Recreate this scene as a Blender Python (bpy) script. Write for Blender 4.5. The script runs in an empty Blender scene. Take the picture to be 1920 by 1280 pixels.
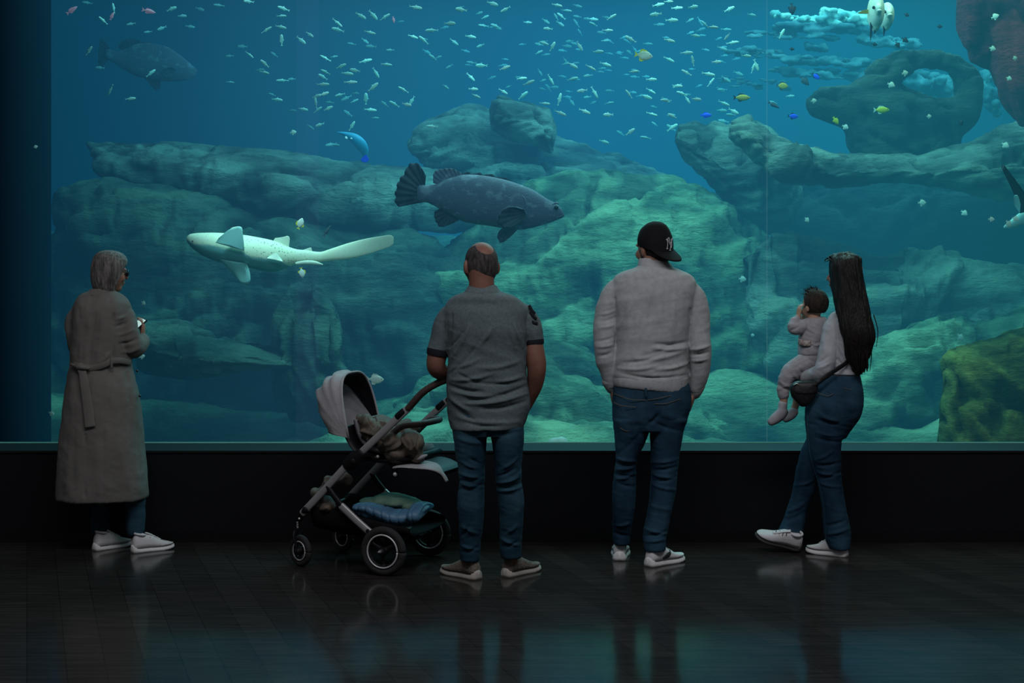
import bpy, math, random
import numpy as np
from mathutils import Vector, Matrix
random.seed(7)
FPX, HC, HY = 2800.0, 1.6, 499.0
PI = math.pi
SC = bpy.context.scene
COL = SC.collection

# ------------------------------------------------------------------ helpers
def at(px, py, Y):
    return ((px - 960) * Y / FPX, Y, HC - (py - HY) * Y / FPX)

def _hash(ix, iy, iz, seed):
    n = (ix * 374761393 + iy * 668265263 + iz * 2147483647 + seed * 1274126177) & 0xffffffff
    n = ((n ^ (n >> 13)) * 1274126177) & 0xffffffff
    n = n ^ (n >> 16)
    return (n & 0xffff) / 32767.5 - 1.0

def vnoise(p, seed=0):
    p = np.asarray(p, float)
    i = np.floor(p).astype(np.int64); f = p - i
    f = f * f * (3 - 2 * f)
    r = 0
    for dx in (0, 1):
        for dy in (0, 1):
            for dz in (0, 1):
                w = (f[:, 0] if dx else 1 - f[:, 0]) * (f[:, 1] if dy else 1 - f[:, 1]) * (f[:, 2] if dz else 1 - f[:, 2])
                r = r + w * _hash(i[:, 0] + dx, i[:, 1] + dy, i[:, 2] + dz, seed)
    return r

def fbm(p, oct=4, seed=0, gain=.5, ridge=False):
    p = np.asarray(p, float); r = 0; a = 1; t = 0
    for k in range(oct):
        n = vnoise(p * 2 ** k, seed + k * 17)
        if ridge: n = 1 - 2 * np.abs(n)
        r = r + a * n; t += a; a *= gain
    return r / t

def lin(c):
    return tuple((x / 12.92 if x <= .04045 else ((x + .055) / 1.055) ** 2.4) for x in c)

def rgb(r, g, b):
    return lin((r / 255, g / 255, b / 255)) + (1,)

def pbr(name, c1, rough=.7, c2=None, scale=8, stretch=(1, 1, 1), bump=0, bscale=None, bstretch=None, metal=0, spec=.3,
        detail=5, sheen=0, wave=None, emit=None, contrast=(.35, .65), weave=0):
    m = bpy.data.materials.new(name); m.use_nodes = True
    N, L = m.node_tree.nodes, m.node_tree.links
    b = N['Principled BSDF']
    b.inputs['Base Color'].default_value = c1
    b.inputs['Roughness'].default_value = rough
    b.inputs['Metallic'].default_value = metal
    b.inputs['Specular IOR Level'].default_value = spec
    if sheen: b.inputs['Sheen Weight'].default_value = sheen
    if emit:
        b.inputs['Emission Color'].default_value = emit[0]; b.inputs['Emission Strength'].default_value = emit[1]
    tc = N.new('ShaderNodeTexCoord')
    def noise(sc, st, dt):
        mp = N.new('ShaderNodeMapping'); mp.inputs['Scale'].default_value = st
        L.new(tc.outputs['Object'], mp.inputs['Vector'])
        n = N.new('ShaderNodeTexNoise'); n.inputs['Scale'].default_value = sc; n.inputs['Detail'].default_value = dt
        L.new(mp.outputs[0], n.inputs['Vector']); return n
    if c2:
        n = noise(scale, stretch, detail)
        r = N.new('ShaderNodeValToRGB')
        r.color_ramp.elements[0].position = contrast[0]; r.color_ramp.elements[1].position = contrast[1]
        r.color_ramp.elements[0].color = c1; r.color_ramp.elements[1].color = c2
        L.new(n.outputs['Fac'], r.inputs[0]); L.new(r.outputs[0], b.inputs['Base Color'])
    h = None
    if bump:
        n2 = noise(bscale or scale * 3, bstretch or stretch, 6); h = n2.outputs['Fac']
        bp = N.new('ShaderNodeBump'); bp.inputs['Strength'].default_value = bump; bp.inputs['Distance'].default_value = .02
        L.new(h, bp.inputs['Height']); L.new(bp.outputs[0], b.inputs['Normal'])
    if weave:
        w1 = N.new('ShaderNodeTexChecker'); w1.inputs['Scale'].default_value = weave
        w1.inputs[1].default_value = (.8, .8, .8, 1); w1.inputs[2].default_value = (1.1, 1.1, 1.1, 1)
        L.new(tc.outputs['Object'], w1.inputs['Vector'])
        mx = N.new('ShaderNodeMix'); mx.data_type = 'RGBA'; mx.blend_type = 'MULTIPLY'; mx.inputs[0].default_value = .6
        src = b.inputs['Base Color'].links[0].from_socket if b.inputs['Base Color'].links else None
        if src: L.new(src, mx.inputs[6])
        else: mx.inputs[6].default_value = c1
        L.new(w1.outputs['Color'], mx.inputs[7]); L.new(mx.outputs[2], b.inputs['Base Color'])
    return m

def mesh(vf, smooth=True):
    v, f = vf
    me = bpy.data.meshes.new('m'); me.from_pydata([tuple(map(float, q)) for q in v], [], [tuple(map(int, q)) for q in f]); me.update()
    if smooth: me.polygons.foreach_set('use_smooth', [True] * len(me.polygons))
    return me

def join(*parts):
    V, Fc = [], []
    for v, f in parts:
        o = len(V); V += [tuple(q) for q in v]; Fc += [tuple(i + o for i in q) for q in f]
    return V, Fc

def obj(name, vf, mat, parent=None, loc=None, smooth=True, local=False, label=None, cat=None, group=None, kind=None, angle=None):
    """links ONE mesh object; world-space verts are moved into the frame of loc / of the parent."""
    me = vf if isinstance(vf, bpy.types.Mesh) else mesh(vf, smooth)
    me.name = name
    org = Vector((0, 0, 0))
    if not local:
        if parent is not None:
            p = parent
            while p is not None: org = org + Vector(p['_o']) if '_o' in p else org + p.location; p = p.parent
        if loc is not None: org = org + Vector(loc)
        if org.length > 0: me.transform(Matrix.Translation(-org))
    if not me.materials: me.materials.append(mat)
    o = bpy.data.objects.new(name, me); COL.objects.link(o)
    if parent: o.parent = parent
    if loc is not None: o.location = loc
    tag(o, label, cat, group, kind)
    if angle:
        md = o.modifiers.new('es', 'EDGE_SPLIT'); md.split_angle = math.radians(angle)
    return o

def tag(o, label=None, cat=None, group=None, kind=None):
    if label: o['label'] = label
    if cat: o['category'] = cat
    if group: o['group'] = group
    if kind: o['kind'] = kind
    return o

def empty(name, loc, label=None, cat=None, group=None, rz=0):
    o = bpy.data.objects.new(name, None); COL.objects.link(o); o.location = loc; o.rotation_euler.z = rz
    o.empty_display_size = .05
    return tag(o, label, cat, group)

def box(x0, x1, y0, y1, z0, z1):
    v = [(x0, y0, z0), (x1, y0, z0), (x1, y1, z0), (x0, y1, z0), (x0, y0, z1), (x1, y0, z1), (x1, y1, z1), (x0, y1, z1)]
    return v, [(3, 2, 1, 0), (4, 5, 6, 7), (0, 1, 5, 4), (1, 2, 6, 5), (2, 3, 7, 6), (3, 0, 4, 7)]

def grid_faces(nr, nc, closed=True, off=0):
    f = []
    for i in range(nr - 1):
        for j in range(nc if closed else nc - 1):
            a = off + i * nc + j; b = off + i * nc + (j + 1) % nc
            f.append((a, b, b + nc, a + nc))
    return f

def loft(rings, cap=True):
    """rings: list of equal-length rings of points"""
    n = len(rings[0]); v = [p for r in rings for p in r]; f = grid_faces(len(rings), n)
    if cap:
        for k, r in ((0, rings[0]), (len(rings) - 1, rings[-1])):
            c = tuple(np.mean(np.array(r), 0)); v.append(c); ci = len(v) - 1
            for j in range(n):
                a, b = k * n + j, k * n + (j + 1) % n
                f.append((b, a, ci) if k == 0 else (a, b, ci))
    return v, f

def smooth_chain(P, R, sub):
    """Catmull-Rom resample of points and radii"""
    P = [np.array(p, float) for p in P]; R = [np.array(r if hasattr(r, '__len__') else (r, r), float) for r in R]
    oP, oR = [], []
    n = len(P)
    for i in range(n - 1):
        p0, p1, p2, p3 = P[max(i - 1, 0)], P[i], P[i + 1], P[min(i + 2, n - 1)]
        r0, r1, r2, r3 = R[max(i - 1, 0)], R[i], R[i + 1], R[min(i + 2, n - 1)]
        for k in range(sub):
            t = k / sub
            h = lambda a, b, c, d: .5 * ((2 * b) + (-a + c) * t + (2 * a - 5 * b + 4 * c - d) * t * t + (-a + 3 * b - 3 * c + d) * t ** 3)
            oP.append(h(p0, p1, p2, p3)); oR.append(np.maximum(h(r0, r1, r2, r3), 1e-4))
    oP.append(P[-1]); oR.append(R[-1])
    return oP, oR

def tube(P, R, n=16, sub=4, up=(0, 1, 0), ends='round', e=2.0):
    """tapering tube; radii may be (side, up) pairs"""
    if not hasattr(R, '__len__') : R = [R] * len(P)
    if sub > 1 and len(P) > 1: P, R = smooth_chain(P, R, sub)
    P = [np.array(p, float) for p in P]; R = [np.array(r if hasattr(r, '__len__') else (r, r), float) for r in R]
    up = np.array(up, float); rings = []
    def frame(t, prev):
        u = up - t * np.dot(up, t)
        if np.linalg.norm(u) < .15 and prev is not None: u = prev - t * np.dot(prev, t)
        elif np.linalg.norm(u) < .15: u = np.array((1., 0, 0)) - t * t[0]
        return u / np.linalg.norm(u)
    prev = None; T = []
    for i in range(len(P)):
        t = P[min(i + 1, len(P) - 1)] - P[max(i - 1, 0)]; t = t / (np.linalg.norm(t) + 1e-12); T.append(t)
    def ring(c, t, r):
        nonlocal prev
        u = frame(t, prev); prev = u; s = np.cross(t, u)
        out = []
        for k in range(n):
            a = 2 * PI * k / n; ca, sa = math.cos(a), math.sin(a)
            ca = math.copysign(abs(ca) ** (2 / e), ca); sa = math.copysign(abs(sa) ** (2 / e), sa)
            out.append(tuple(c + s * ca * r[0] + u * sa * r[1]))
        return out
    if ends == 'round':
        m = min(R[0])
        for q in (.97, .75, .4): rings.append(ring(P[0] - T[0] * m * q, T[0], R[0] * math.sqrt(1 - q * q)))
    for i in range(len(P)): rings.append(ring(P[i], T[i], R[i]))
    if ends == 'round':
        m = min(R[-1])
        for q in (.4, .75, .97): rings.append(ring(P[-1] + T[-1] * m * q, T[-1], R[-1] * math.sqrt(1 - q * q)))
    return loft(rings)

def ell(c, r, n=20, m=12, rot=None):
    v = []
    for i in range(m + 1):
        th = PI * i / m
        for j in range(n):
            a = 2 * PI * j / n
            p = np.array((r[0] * math.sin(max(th, 1e-3) if i < m else PI - 1e-3) * math.cos(a), r[1] * math.sin(max(th, 1e-3) if i < m else PI - 1e-3) * math.sin(a), r[2] * math.cos(th)))
            if rot is not None: p = rot @ p
            v.append(tuple(p + np.array(c)))
    return v, [tuple(reversed(f)) for f in grid_faces(m + 1, n)]

def rotz(a):
    c, s = math.cos(a), math.sin(a); return np.array(((c, -s, 0), (s, c, 0), (0, 0, 1)))
def rotx(a):
    c, s = math.cos(a), math.sin(a); return np.array(((1, 0, 0), (0, c, -s), (0, s, c)))
def roty(a):
    c, s = math.cos(a), math.sin(a); return np.array(((c, 0, s), (0, 1, 0), (-s, 0, c)))

def xf(vf, M=None, t=(0, 0, 0)):
    v, f = vf
    A = np.array(v, float)
    if M is not None: A = A @ np.array(M).T
    A = A + np.array(t, float)
    return [tuple(q) for q in A], f

def union(parts, voxel=.01, smooth=4, fac=.5):
    """closed pieces -> one continuous surface"""
    o = bpy.data.objects.new('tmp', mesh(join(*parts))); COL.objects.link(o)
    r = o.modifiers.new('r', 'REMESH'); r.mode = 'VOXEL'; r.voxel_size = voxel; r.adaptivity = 0
    if smooth:
        s = o.modifiers.new('s', 'SMOOTH'); s.iterations = smooth; s.factor = fac
    dg = bpy.context.evaluated_depsgraph_get(); dg.update()
    me = bpy.data.meshes.new_from_object(o.evaluated_get(dg))
    old = o.data; bpy.data.objects.remove(o); bpy.data.meshes.remove(old)
    me.polygons.foreach_set('use_smooth', [True] * len(me.polygons))
    return me

def displace(me, fn):
    """fn(P (n,3), N (n,3)) -> offsets along the normal, or an (n,3) shift"""
    n = len(me.vertices); P = np.empty(n * 3); me.vertices.foreach_get('co', P); P = P.reshape(-1, 3)
    Nn = np.empty(n * 3); me.vertex_normals.foreach_get('vector', Nn); Nn = Nn.reshape(-1, 3)
    d = fn(P, Nn)
    if d.ndim == 1: d = Nn * d[:, None]
    me.vertices.foreach_set('co', (P + d).ravel()); me.update()
    return me

def interp(pts, x):
    xs = [p[0] for p in pts]; ys = [p[1] for p in pts]
    return np.interp(x, xs, ys)

def plate(outline, y, th):
    """flat polygon in XZ given as world (x,z) list, thickness th along Y, fan-filled round its centre"""
    n = len(outline); c = np.mean(np.array(outline), 0)
    v = [(p[0], y - th / 2, p[1]) for p in outline] + [(p[0], y + th / 2, p[1]) for p in outline] + [(c[0], y - th / 2, c[1]), (c[0], y + th / 2, c[1])]
    f = []
    for i in range(n):
        j = (i + 1) % n
        f += [(i, j, 2 * n), (n + j, n + i, 2 * n + 1), (j, i, n + i, n + j)]
    return v, f
# ------------------------------------------------------------------ camera, view
SC.view_settings.view_transform = 'Standard'
SC.view_settings.look = 'None'
cam = bpy.data.cameras.new('camera'); co = bpy.data.objects.new('camera', cam); COL.objects.link(co)
co.location = (0, 0, HC); co.rotation_euler = (PI / 2, 0, 0)
cam.sensor_width = 36; cam.lens = FPX / 1920 * 36; cam.shift_y = -(640 - HY) / 1920; cam.clip_end = 100
SC.camera = co
w = bpy.data.worlds.new('w'); SC.world = w; w.use_nodes = True
w.node_tree.nodes['Background'].inputs[0].default_value = (.95, .96, 1.0, 1)
w.node_tree.nodes['Background'].inputs[1].default_value = .075
try:
    SC.cycles.max_bounces = 6; SC.cycles.diffuse_bounces = 2; SC.cycles.glossy_bounces = 3; SC.cycles.transparent_max_bounces = 12
    SC.cycles.volume_bounces = 0; SC.cycles.volume_step_rate = 1.6; SC.cycles.volume_max_steps = 40
    SC.cycles.sample_clamp_indirect = 3; SC.cycles.caustics_reflective = False; SC.cycles.caustics_refractive = False
except Exception: pass

def area(name, loc, rot, sx, sy, power, color, spread=PI):
    l = bpy.data.lights.new(name, 'AREA'); l.shape = 'RECTANGLE'; l.size = sx; l.size_y = sy; l.energy = power; l.color = color[:3]; l.spread = spread
    o = bpy.data.objects.new(name, l); COL.objects.link(o); o.location = loc; o.rotation_euler = rot; return o

# hall light: soft dim panels high behind the visitors
area('hall_lamp', (0.5, 4.4, 4.9), (math.radians(28), 0, 0), 6, .8, 125, (.96, .97, 1))
# tank lights over the water, then an added front fill
area('tank_lamp_or_fill', (-2.6, 12.2, 5.6), (0, 0, 0), 3, 3, 80, (.75, .95, 1))
area('tank_lamp_or_fill', (1.2, 12.6, 5.6), (0, 0, 0), 3.6, 3.4, 275, (.75, 1, .95))
area('tank_lamp_or_fill', (4.6, 16.6, 5.6), (0, 0, 0), 4, 4, 300, (.7, .95, 1))
area('tank_lamp_or_fill', (0.0, 17.5, 5.6), (0, 0, 0), 5, 3, 130, (.7, .9, 1))
area('tank_lamp_or_fill', (4.0, 10.8, 5.6), (0, 0, 0), 2, 2, 60, (.9, 1, .6))
area('tank_lamp_or_fill', (0.3, 9.5, 4.7), (math.radians(52), 0, 0), 6.4, .5, 48, (.5, .95, 1))  # unseen fill added above the window to light the fish from the front
def spot(loc, target, power, color, size, blend=.6, r=.15):
    l = bpy.data.lights.new('added_shark_spot', 'SPOT'); l.energy = power; l.color = color[:3]; l.spot_size = math.radians(size); l.spot_blend = blend; l.shadow_soft_size = r
    o = bpy.data.objects.new('added_shark_spot', l); COL.objects.link(o); o.location = loc
    o.rotation_euler = (Vector(target) - Vector(loc)).to_track_quat('-Z', 'Y').to_euler(); return o

# ------------------------------------------------------------------ hall shell
WY, GY = FPX / 323, FPX / 310          # front of the low wall, face of the acrylic
SILL = HC - (830 - HY) / 310
WX = 9.0
m_wall = pbr('wall_black_paint', (.0045, .005, .008, 1), .55, bump=.05, bscale=40, spec=.25)
m_base = pbr('baseboard_black', (.0045, .005, .0065, 1), .4, spec=.3)
def floor_material():
    m = pbr('floor_dark_planks', (.012, .010, .010, 1), .3, spec=.16)
    N, L = m.node_tree.nodes, m.node_tree.links; b = N['Principled BSDF']
    tc = N.new('ShaderNodeTexCoord')
    mp = N.new('ShaderNodeMapping'); mp.inputs['Rotation'].default_value = (0, 0, math.radians(72)); L.new(tc.outputs['Object'], mp.inputs[0])
    br = N.new('ShaderNodeTexBrick'); br.inputs['Scale'].default_value = 1; br.inputs['Brick Width'].default_value = 1.25; br.inputs['Row Height'].default_value = .15
    br.inputs['Mortar Size'].default_value = .0016; br.inputs['Color1'].default_value = (.021, .018, .0175, 1); br.inputs['Color2'].default_value = (.031, .027, .026, 1)
    br.inputs['Mortar'].default_value = (.010, .009, .009, 1); L.new(mp.outputs[0], br.inputs['Vector'])
    mp2 = N.new('ShaderNodeMapping'); mp2.inputs['Rotation'].default_value = (0, 0, math.radians(72)); mp2.inputs['Scale'].default_value = (1.2, 14, 1); L.new(tc.outputs['Object'], mp2.inputs[0])
    n = N.new('ShaderNodeTexNoise'); n.inputs['Scale'].default_value = 2.5; n.inputs['Detail'].default_value = 6; L.new(mp2.outputs[0], n.inputs[0])
    mx = N.new('ShaderNodeMix'); mx.data_type = 'RGBA'; mx.blend_type = 'MULTIPLY'; mx.inputs[0].default_value = .8
    L.new(br.outputs['Color'], mx.inputs[6])
    r = N.new('ShaderNodeValToRGB'); r.color_ramp.elements[0].position = .3; r.color_ramp.elements[0].color = (.5, .5, .5, 1); r.color_ramp.elements[1].position = .7; r.color_ramp.elements[1].color = (1.3, 1.25, 1.2, 1)
    L.new(n.outputs['Fac'], r.inputs[0]); L.new(r.outputs[0], mx.inputs[7]); L.new(mx.outputs[2], b.inputs['Base Color'])
    n2 = N.new('ShaderNodeTexNoise'); n2.inputs['Scale'].default_value = 1.1; n2.inputs['Detail'].default_value = 4; L.new(tc.outputs['Object'], n2.inputs[0])
    mr = N.new('ShaderNodeMapRange'); mr.inputs['To Min'].default_value = .07; mr.inputs['To Max'].default_value = .2; L.new(n2.outputs['Fac'], mr.inputs[0]); L.new(mr.outputs[0], b.inputs['Roughness'])
    bp = N.new('ShaderNodeBump'); bp.inputs['Strength'].default_value = .05; bp.inputs['Distance'].default_value = .002
    L.new(n.outputs['Fac'], bp.inputs['Height']); L.new(bp.outputs[0], b.inputs['Normal'])
    return m
obj('floor', box(-WX, WX, -1, WY + .1, -.1, 0), floor_material(), smooth=False, kind='structure')
obj('wall_front', box(-WX, WX, WY, WY + .1, 0, .520), m_wall, smooth=False, kind='structure')
obj('baseboard_front', box(-WX, WX, WY - .014, WY, 0, .062), m_base, smooth=False, kind='structure')
m_ledge = pbr('ledge_teal_black', (.010, .016, .016, 1), .5, spec=.08, bump=.03, bscale=60)
m_ledge_f = pbr('ledge_nosing_black', (.01, .012, .013, 1), .4)
obj('trim_1', box(-WX, WX, WY - .012, GY + .02, .520, .532), m_ledge_f, smooth=False, kind='structure')
# sloping sill that carries the acrylic
obj('trim_2', ([(-WX, WY, .532), (WX, WY, .532), (WX, GY, SILL), (-WX, GY, SILL), (-WX, WY, .525), (WX, WY, .525), (WX, GY, .525), (-WX, GY, .525)],
    [(0, 1, 2, 3), (7, 6, 5, 4), (0, 4, 5, 1), (3, 2, 6, 7), (0, 3, 7, 4), (1, 5, 6, 2)]), m_ledge, smooth=False, kind='structure')
m_caustic_line = pbr('caustic_line_painted', (.15, .42, .36, 1), .4, emit=((.2, .7, .6, 1), .05))  # stands for the caustic light line on the sill, glow put into its colour
obj('painted_caustic', box(-WX, WX, GY - .012, GY + .0, SILL - .004, SILL + .006), m_caustic_line, smooth=False, kind='structure')
obj('wall_header', box(-WX, WX, WY, GY + .02, 3.75, 5.2), m_wall, smooth=False, kind='structure')
# acrylic panes
def glass_material(name, tint, gloss):
    m = bpy.data.materials.new(name); m.use_nodes = True; N, L = m.node_tree.nodes, m.node_tree.links; N.clear()
    o = N.new('ShaderNodeOutputMaterial'); t = N.new('ShaderNodeBsdfTransparent'); t.inputs[0].default_value = tint
    g = N.new('ShaderNodeBsdfGlossy'); g.inputs['Roughness'].default_value = .02; fr = N.new('ShaderNodeFresnel'); fr.inputs['IOR'].default_value = 1.3
    mu = N.new('ShaderNodeMath'); mu.operation = 'MULTIPLY'; mu.inputs[1].default_value = gloss
    mx = N.new('ShaderNodeMixShader'); L.new(fr.outputs[0], mu.inputs[0]); L.new(mu.outputs[0], mx.inputs[0]); L.new(t.outputs[0], mx.inputs[1]); L.new(g.outputs[0], mx.inputs[2]); L.new(mx.outputs[0], o.inputs[0])
    return m
m_glass = glass_material('clear_acrylic', (.97, .99, .99, 1), .5)
def glow_strip(name, tint, em, st):  # clear joint with an added glow so the seam looks lighter
    m = glass_material(name, tint, 0); N, L = m.node_tree.nodes, m.node_tree.links
    o = [n for n in N if n.type == 'OUTPUT_MATERIAL'][0]; mx = [n for n in N if n.type == 'MIX_SHADER'][0]
    d = N.new('ShaderNodeEmission'); d.inputs[0].default_value = em; d.inputs[1].default_value = st; a = N.new('ShaderNodeAddShader')
    L.new(mx.outputs[0], a.inputs[0]); L.new(d.outputs[0], a.inputs[1]); L.new(a.outputs[0], o.inputs[0]); return m
m_joint = glow_strip('joint_resin_glow', (.98, .98, 1, 1), (.25, .3, .6, 1), .012)
xs = [(px - 960) * GY / FPX for px in (-700, 577, 1438, 2700)]
for k in range(3):
    obj('window_%d' % (k + 1), ([(xs[k] + .004, GY, SILL), (xs[k + 1] - .004, GY, SILL), (xs[k + 1] - .004, GY, 3.75), (xs[k] + .004, GY, 3.75)], [(0, 1, 2, 3)]), m_glass, smooth=False, kind='structure')
m_line = pbr('joint_pale', (.25, .35, .38, 1), .3)
obj('trim_4', ([(xs[2] - .0028, GY, SILL), (xs[2] + .0028, GY, SILL), (xs[2] + .0028, GY, 3.75), (xs[2] - .0028, GY, 3.75)], [(0, 1, 2, 3)]), glow_strip('joint_line_glow', (.95, .95, .95, 1), (.5, .8, .8, 1), .04), smooth=False, kind='structure')
obj('trim_5', ([(xs[1] - .07, GY + .002, SILL), (xs[1] + .07, GY + .002, SILL), (xs[1] + .07, GY + .002, 3.75), (xs[1] - .07, GY + .002, 3.75)], [(0, 1, 2, 3)]), m_joint, smooth=False, kind='structure')

# ------------------------------------------------------------------ tank shell and water
TB = 20.5
m_tank = pbr('tank_blue_wall', (.02, .12, .2, 1), .8, c2=(.03, .15, .22, 1), scale=.5)
m_tank_s = pbr('tank_side_dark', (.0005, .006, .012, 1), .8, spec=0)
obj('wall_back', box(-8, 9, TB, TB + .2, -1.2, 5.5), m_tank, smooth=False, kind='structure')
x0a, x0b = at(-20, 0, GY)[0], at(96, 0, 12.2)[0]
obj('wall_left', ([(x0a, GY + .02, -1.2), (x0a, GY + .02, 5.5), (x0b, 12.2, 5.5), (x0b, 12.2, -1.2), (x0a - .15, GY + .02, -1.2), (x0a - .15, GY + .02, 5.5), (x0b - .15, 12.2, 5.5), (x0b - .15, 12.2, -1.2)],
    [(0, 1, 2, 3), (7, 6, 5, 4), (2, 6, 7, 3), (1, 5, 6, 2), (0, 3, 7, 4), (0, 4, 5, 1)]), m_tank_s, smooth=False, kind='structure')
obj('wall_far_left', box(-8, -7.9, 12.2, TB, -1.2, 5.5), m_tank_s, smooth=False, kind='structure')
obj('wall_right', box(8.6, 8.7, GY, TB, -1.2, 5.5), m_tank_s, smooth=False, kind='structure')
def water():  # emission stands in for scattered lamp light, dimmer at left and below
    m = bpy.data.materials.new('tank_water'); m.use_nodes = True; N, L = m.node_tree.nodes, m.node_tree.links; N.clear()
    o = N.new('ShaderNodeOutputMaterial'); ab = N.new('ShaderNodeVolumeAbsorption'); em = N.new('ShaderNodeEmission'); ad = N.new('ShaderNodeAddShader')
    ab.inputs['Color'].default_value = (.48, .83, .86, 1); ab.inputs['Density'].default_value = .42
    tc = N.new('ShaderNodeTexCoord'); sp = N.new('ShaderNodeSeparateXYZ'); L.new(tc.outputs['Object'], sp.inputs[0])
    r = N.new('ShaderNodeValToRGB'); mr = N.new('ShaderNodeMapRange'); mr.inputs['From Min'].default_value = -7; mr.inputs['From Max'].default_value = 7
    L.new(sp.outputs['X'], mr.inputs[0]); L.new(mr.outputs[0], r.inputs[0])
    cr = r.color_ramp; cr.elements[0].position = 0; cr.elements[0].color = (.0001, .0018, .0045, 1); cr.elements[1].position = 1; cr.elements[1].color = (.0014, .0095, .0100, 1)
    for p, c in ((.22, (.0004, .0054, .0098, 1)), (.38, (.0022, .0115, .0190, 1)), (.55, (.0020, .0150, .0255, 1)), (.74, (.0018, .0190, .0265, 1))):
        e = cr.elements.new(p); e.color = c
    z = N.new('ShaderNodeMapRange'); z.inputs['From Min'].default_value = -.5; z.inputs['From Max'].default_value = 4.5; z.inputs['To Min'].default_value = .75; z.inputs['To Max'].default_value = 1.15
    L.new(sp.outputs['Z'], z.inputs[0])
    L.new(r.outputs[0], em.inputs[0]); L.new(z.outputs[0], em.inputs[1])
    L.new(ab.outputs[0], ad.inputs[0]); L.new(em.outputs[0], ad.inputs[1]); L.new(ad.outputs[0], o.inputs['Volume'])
    return m
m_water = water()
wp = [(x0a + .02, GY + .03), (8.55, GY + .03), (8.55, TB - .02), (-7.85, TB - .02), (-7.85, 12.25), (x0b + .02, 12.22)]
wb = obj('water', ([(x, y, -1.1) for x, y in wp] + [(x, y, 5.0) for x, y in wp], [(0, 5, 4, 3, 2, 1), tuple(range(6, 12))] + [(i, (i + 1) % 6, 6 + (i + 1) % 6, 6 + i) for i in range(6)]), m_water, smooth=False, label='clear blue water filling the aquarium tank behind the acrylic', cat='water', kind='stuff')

# ------------------------------------------------------------------ rocks
def rock_material(name, dark, light, s=1.0, tilt=0.0, bump=.9):
    m = bpy.data.materials.new(name); m.use_nodes = True; N, L = m.node_tree.nodes, m.node_tree.links; b = N['Principled BSDF']
    b.inputs['Roughness'].default_value = .9; b.inputs['Specular IOR Level'].default_value = .1
    tc = N.new('ShaderNodeTexCoord')
    mp = N.new('ShaderNodeMapping'); mp.inputs['Rotation'].default_value = (0, math.radians(tilt), 0); mp.inputs['Scale'].default_value = (.75, .9, 2.4); L.new(tc.outputs['Object'], mp.inputs[0])
    n = N.new('ShaderNodeTexNoise'); n.inputs['Scale'].default_value = 1.6 * s; n.inputs['Detail'].default_value = 8; n.inputs['Roughness'].default_value = .62; L.new(mp.outputs[0], n.inputs[0])
    n2 = N.new('ShaderNodeTexNoise'); n2.inputs['Scale'].default_value = 1.3; n2.inputs['Detail'].default_value = 3; L.new(tc.outputs['Object'], n2.inputs[0])
    r = N.new('ShaderNodeValToRGB'); r.color_ramp.elements[0].position = .42; r.color_ramp.elements[0].color = dark; r.color_ramp.elements[1].position = .60; r.color_ramp.elements[1].color = light
    ad = N.new('ShaderNodeMix'); ad.data_type = 'FLOAT'; ad.inputs[0].default_value = .3; L.new(n.outputs['Fac'], ad.inputs[2]); L.new(n2.outputs['Fac'], ad.inputs[3])
    L.new(ad.outputs[0], r.inputs[0])
    at_ = N.new('ShaderNodeAttribute'); at_.attribute_name = 'cav_shade'
    r2 = N.new('ShaderNodeValToRGB'); r2.color_ramp.elements[0].position = .18; r2.color_ramp.elements[0].color = (.36, .40, .42, 1); r2.color_ramp.elements[1].position = .62; r2.color_ramp.elements[1].color = (1.25, 1.25, 1.2, 1)  # hollows darkened and ridges brightened in colour, as shade would fall
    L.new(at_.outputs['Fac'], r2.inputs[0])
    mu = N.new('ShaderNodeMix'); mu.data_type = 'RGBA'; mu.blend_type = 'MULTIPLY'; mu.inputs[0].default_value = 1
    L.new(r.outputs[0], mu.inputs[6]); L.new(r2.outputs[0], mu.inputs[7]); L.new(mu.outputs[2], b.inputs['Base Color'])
    n3 = N.new('ShaderNodeTexNoise'); n3.inputs['Scale'].default_value = 4.5 * s; n3.inputs['Detail'].default_value = 8; n3.inputs['Roughness'].default_value = .65; L.new(mp.outputs[0], n3.inputs[0])
    bp = N.new('ShaderNodeBump'); bp.inputs['Strength'].default_value = bump; bp.inputs['Distance'].default_value = .22
    L.new(n3.outputs['Fac'], bp.inputs['Height']); L.new(bp.outputs[0], b.inputs['Normal'])
    return m

def strata(P, seed, tilt=0, f=2.2, amp=.14, fine=.03):
    t = math.radians(tilt)
    W = P + .35 * np.stack([vnoise(P * .9, seed + 40), vnoise(P * .9, seed + 41), vnoise(P * .9, seed + 42)], 1)
    zz = W[:, 2] * math.cos(t) + W[:, 0] * math.sin(t); xx = W[:, 0] * math.cos(t) - W[:, 2] * math.sin(t)
    big = fbm(np.stack([xx * .55, W[:, 1] * .6, zz * 1.1], 1), 3, seed, .5)
    Q = np.stack([xx * .55, W[:, 1] * .5, zz * f], 1)
    md = fbm(Q, 4, seed + 3, .55)
    led = np.tanh(md * 4.0)
    gr = fbm(np.stack([xx * .8, W[:, 1] * .9, zz * 5.5], 1), 4, seed + 9, .6, True)
    cr = fbm(np.stack([xx * 2.4, W[:, 1] * 2.4, zz * 3.2], 1), 3, seed + 12, .5, True)
    crack = -np.clip(cr - .45, 0, 1) * .22
    return big * amp * 1.2 + led * amp * .6 + gr * fine * 1.5 + crack

def strata_big(P, seed, tilt, amp):
    t = math.radians(tilt)
    W = P + .35 * np.stack([vnoise(P * .9, seed + 40), vnoise(P * .9, seed + 41), vnoise(P * .9, seed + 42)], 1)
    zz = W[:, 2] * math.cos(t) + W[:, 0] * math.sin(t); xx = W[:, 0] * math.cos(t) - W[:, 2] * math.sin(t)
    return fbm(np.stack([xx * .55, W[:, 1] * .6, zz * 1.1], 1), 3, seed, .5) * amp * 1.2

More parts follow.
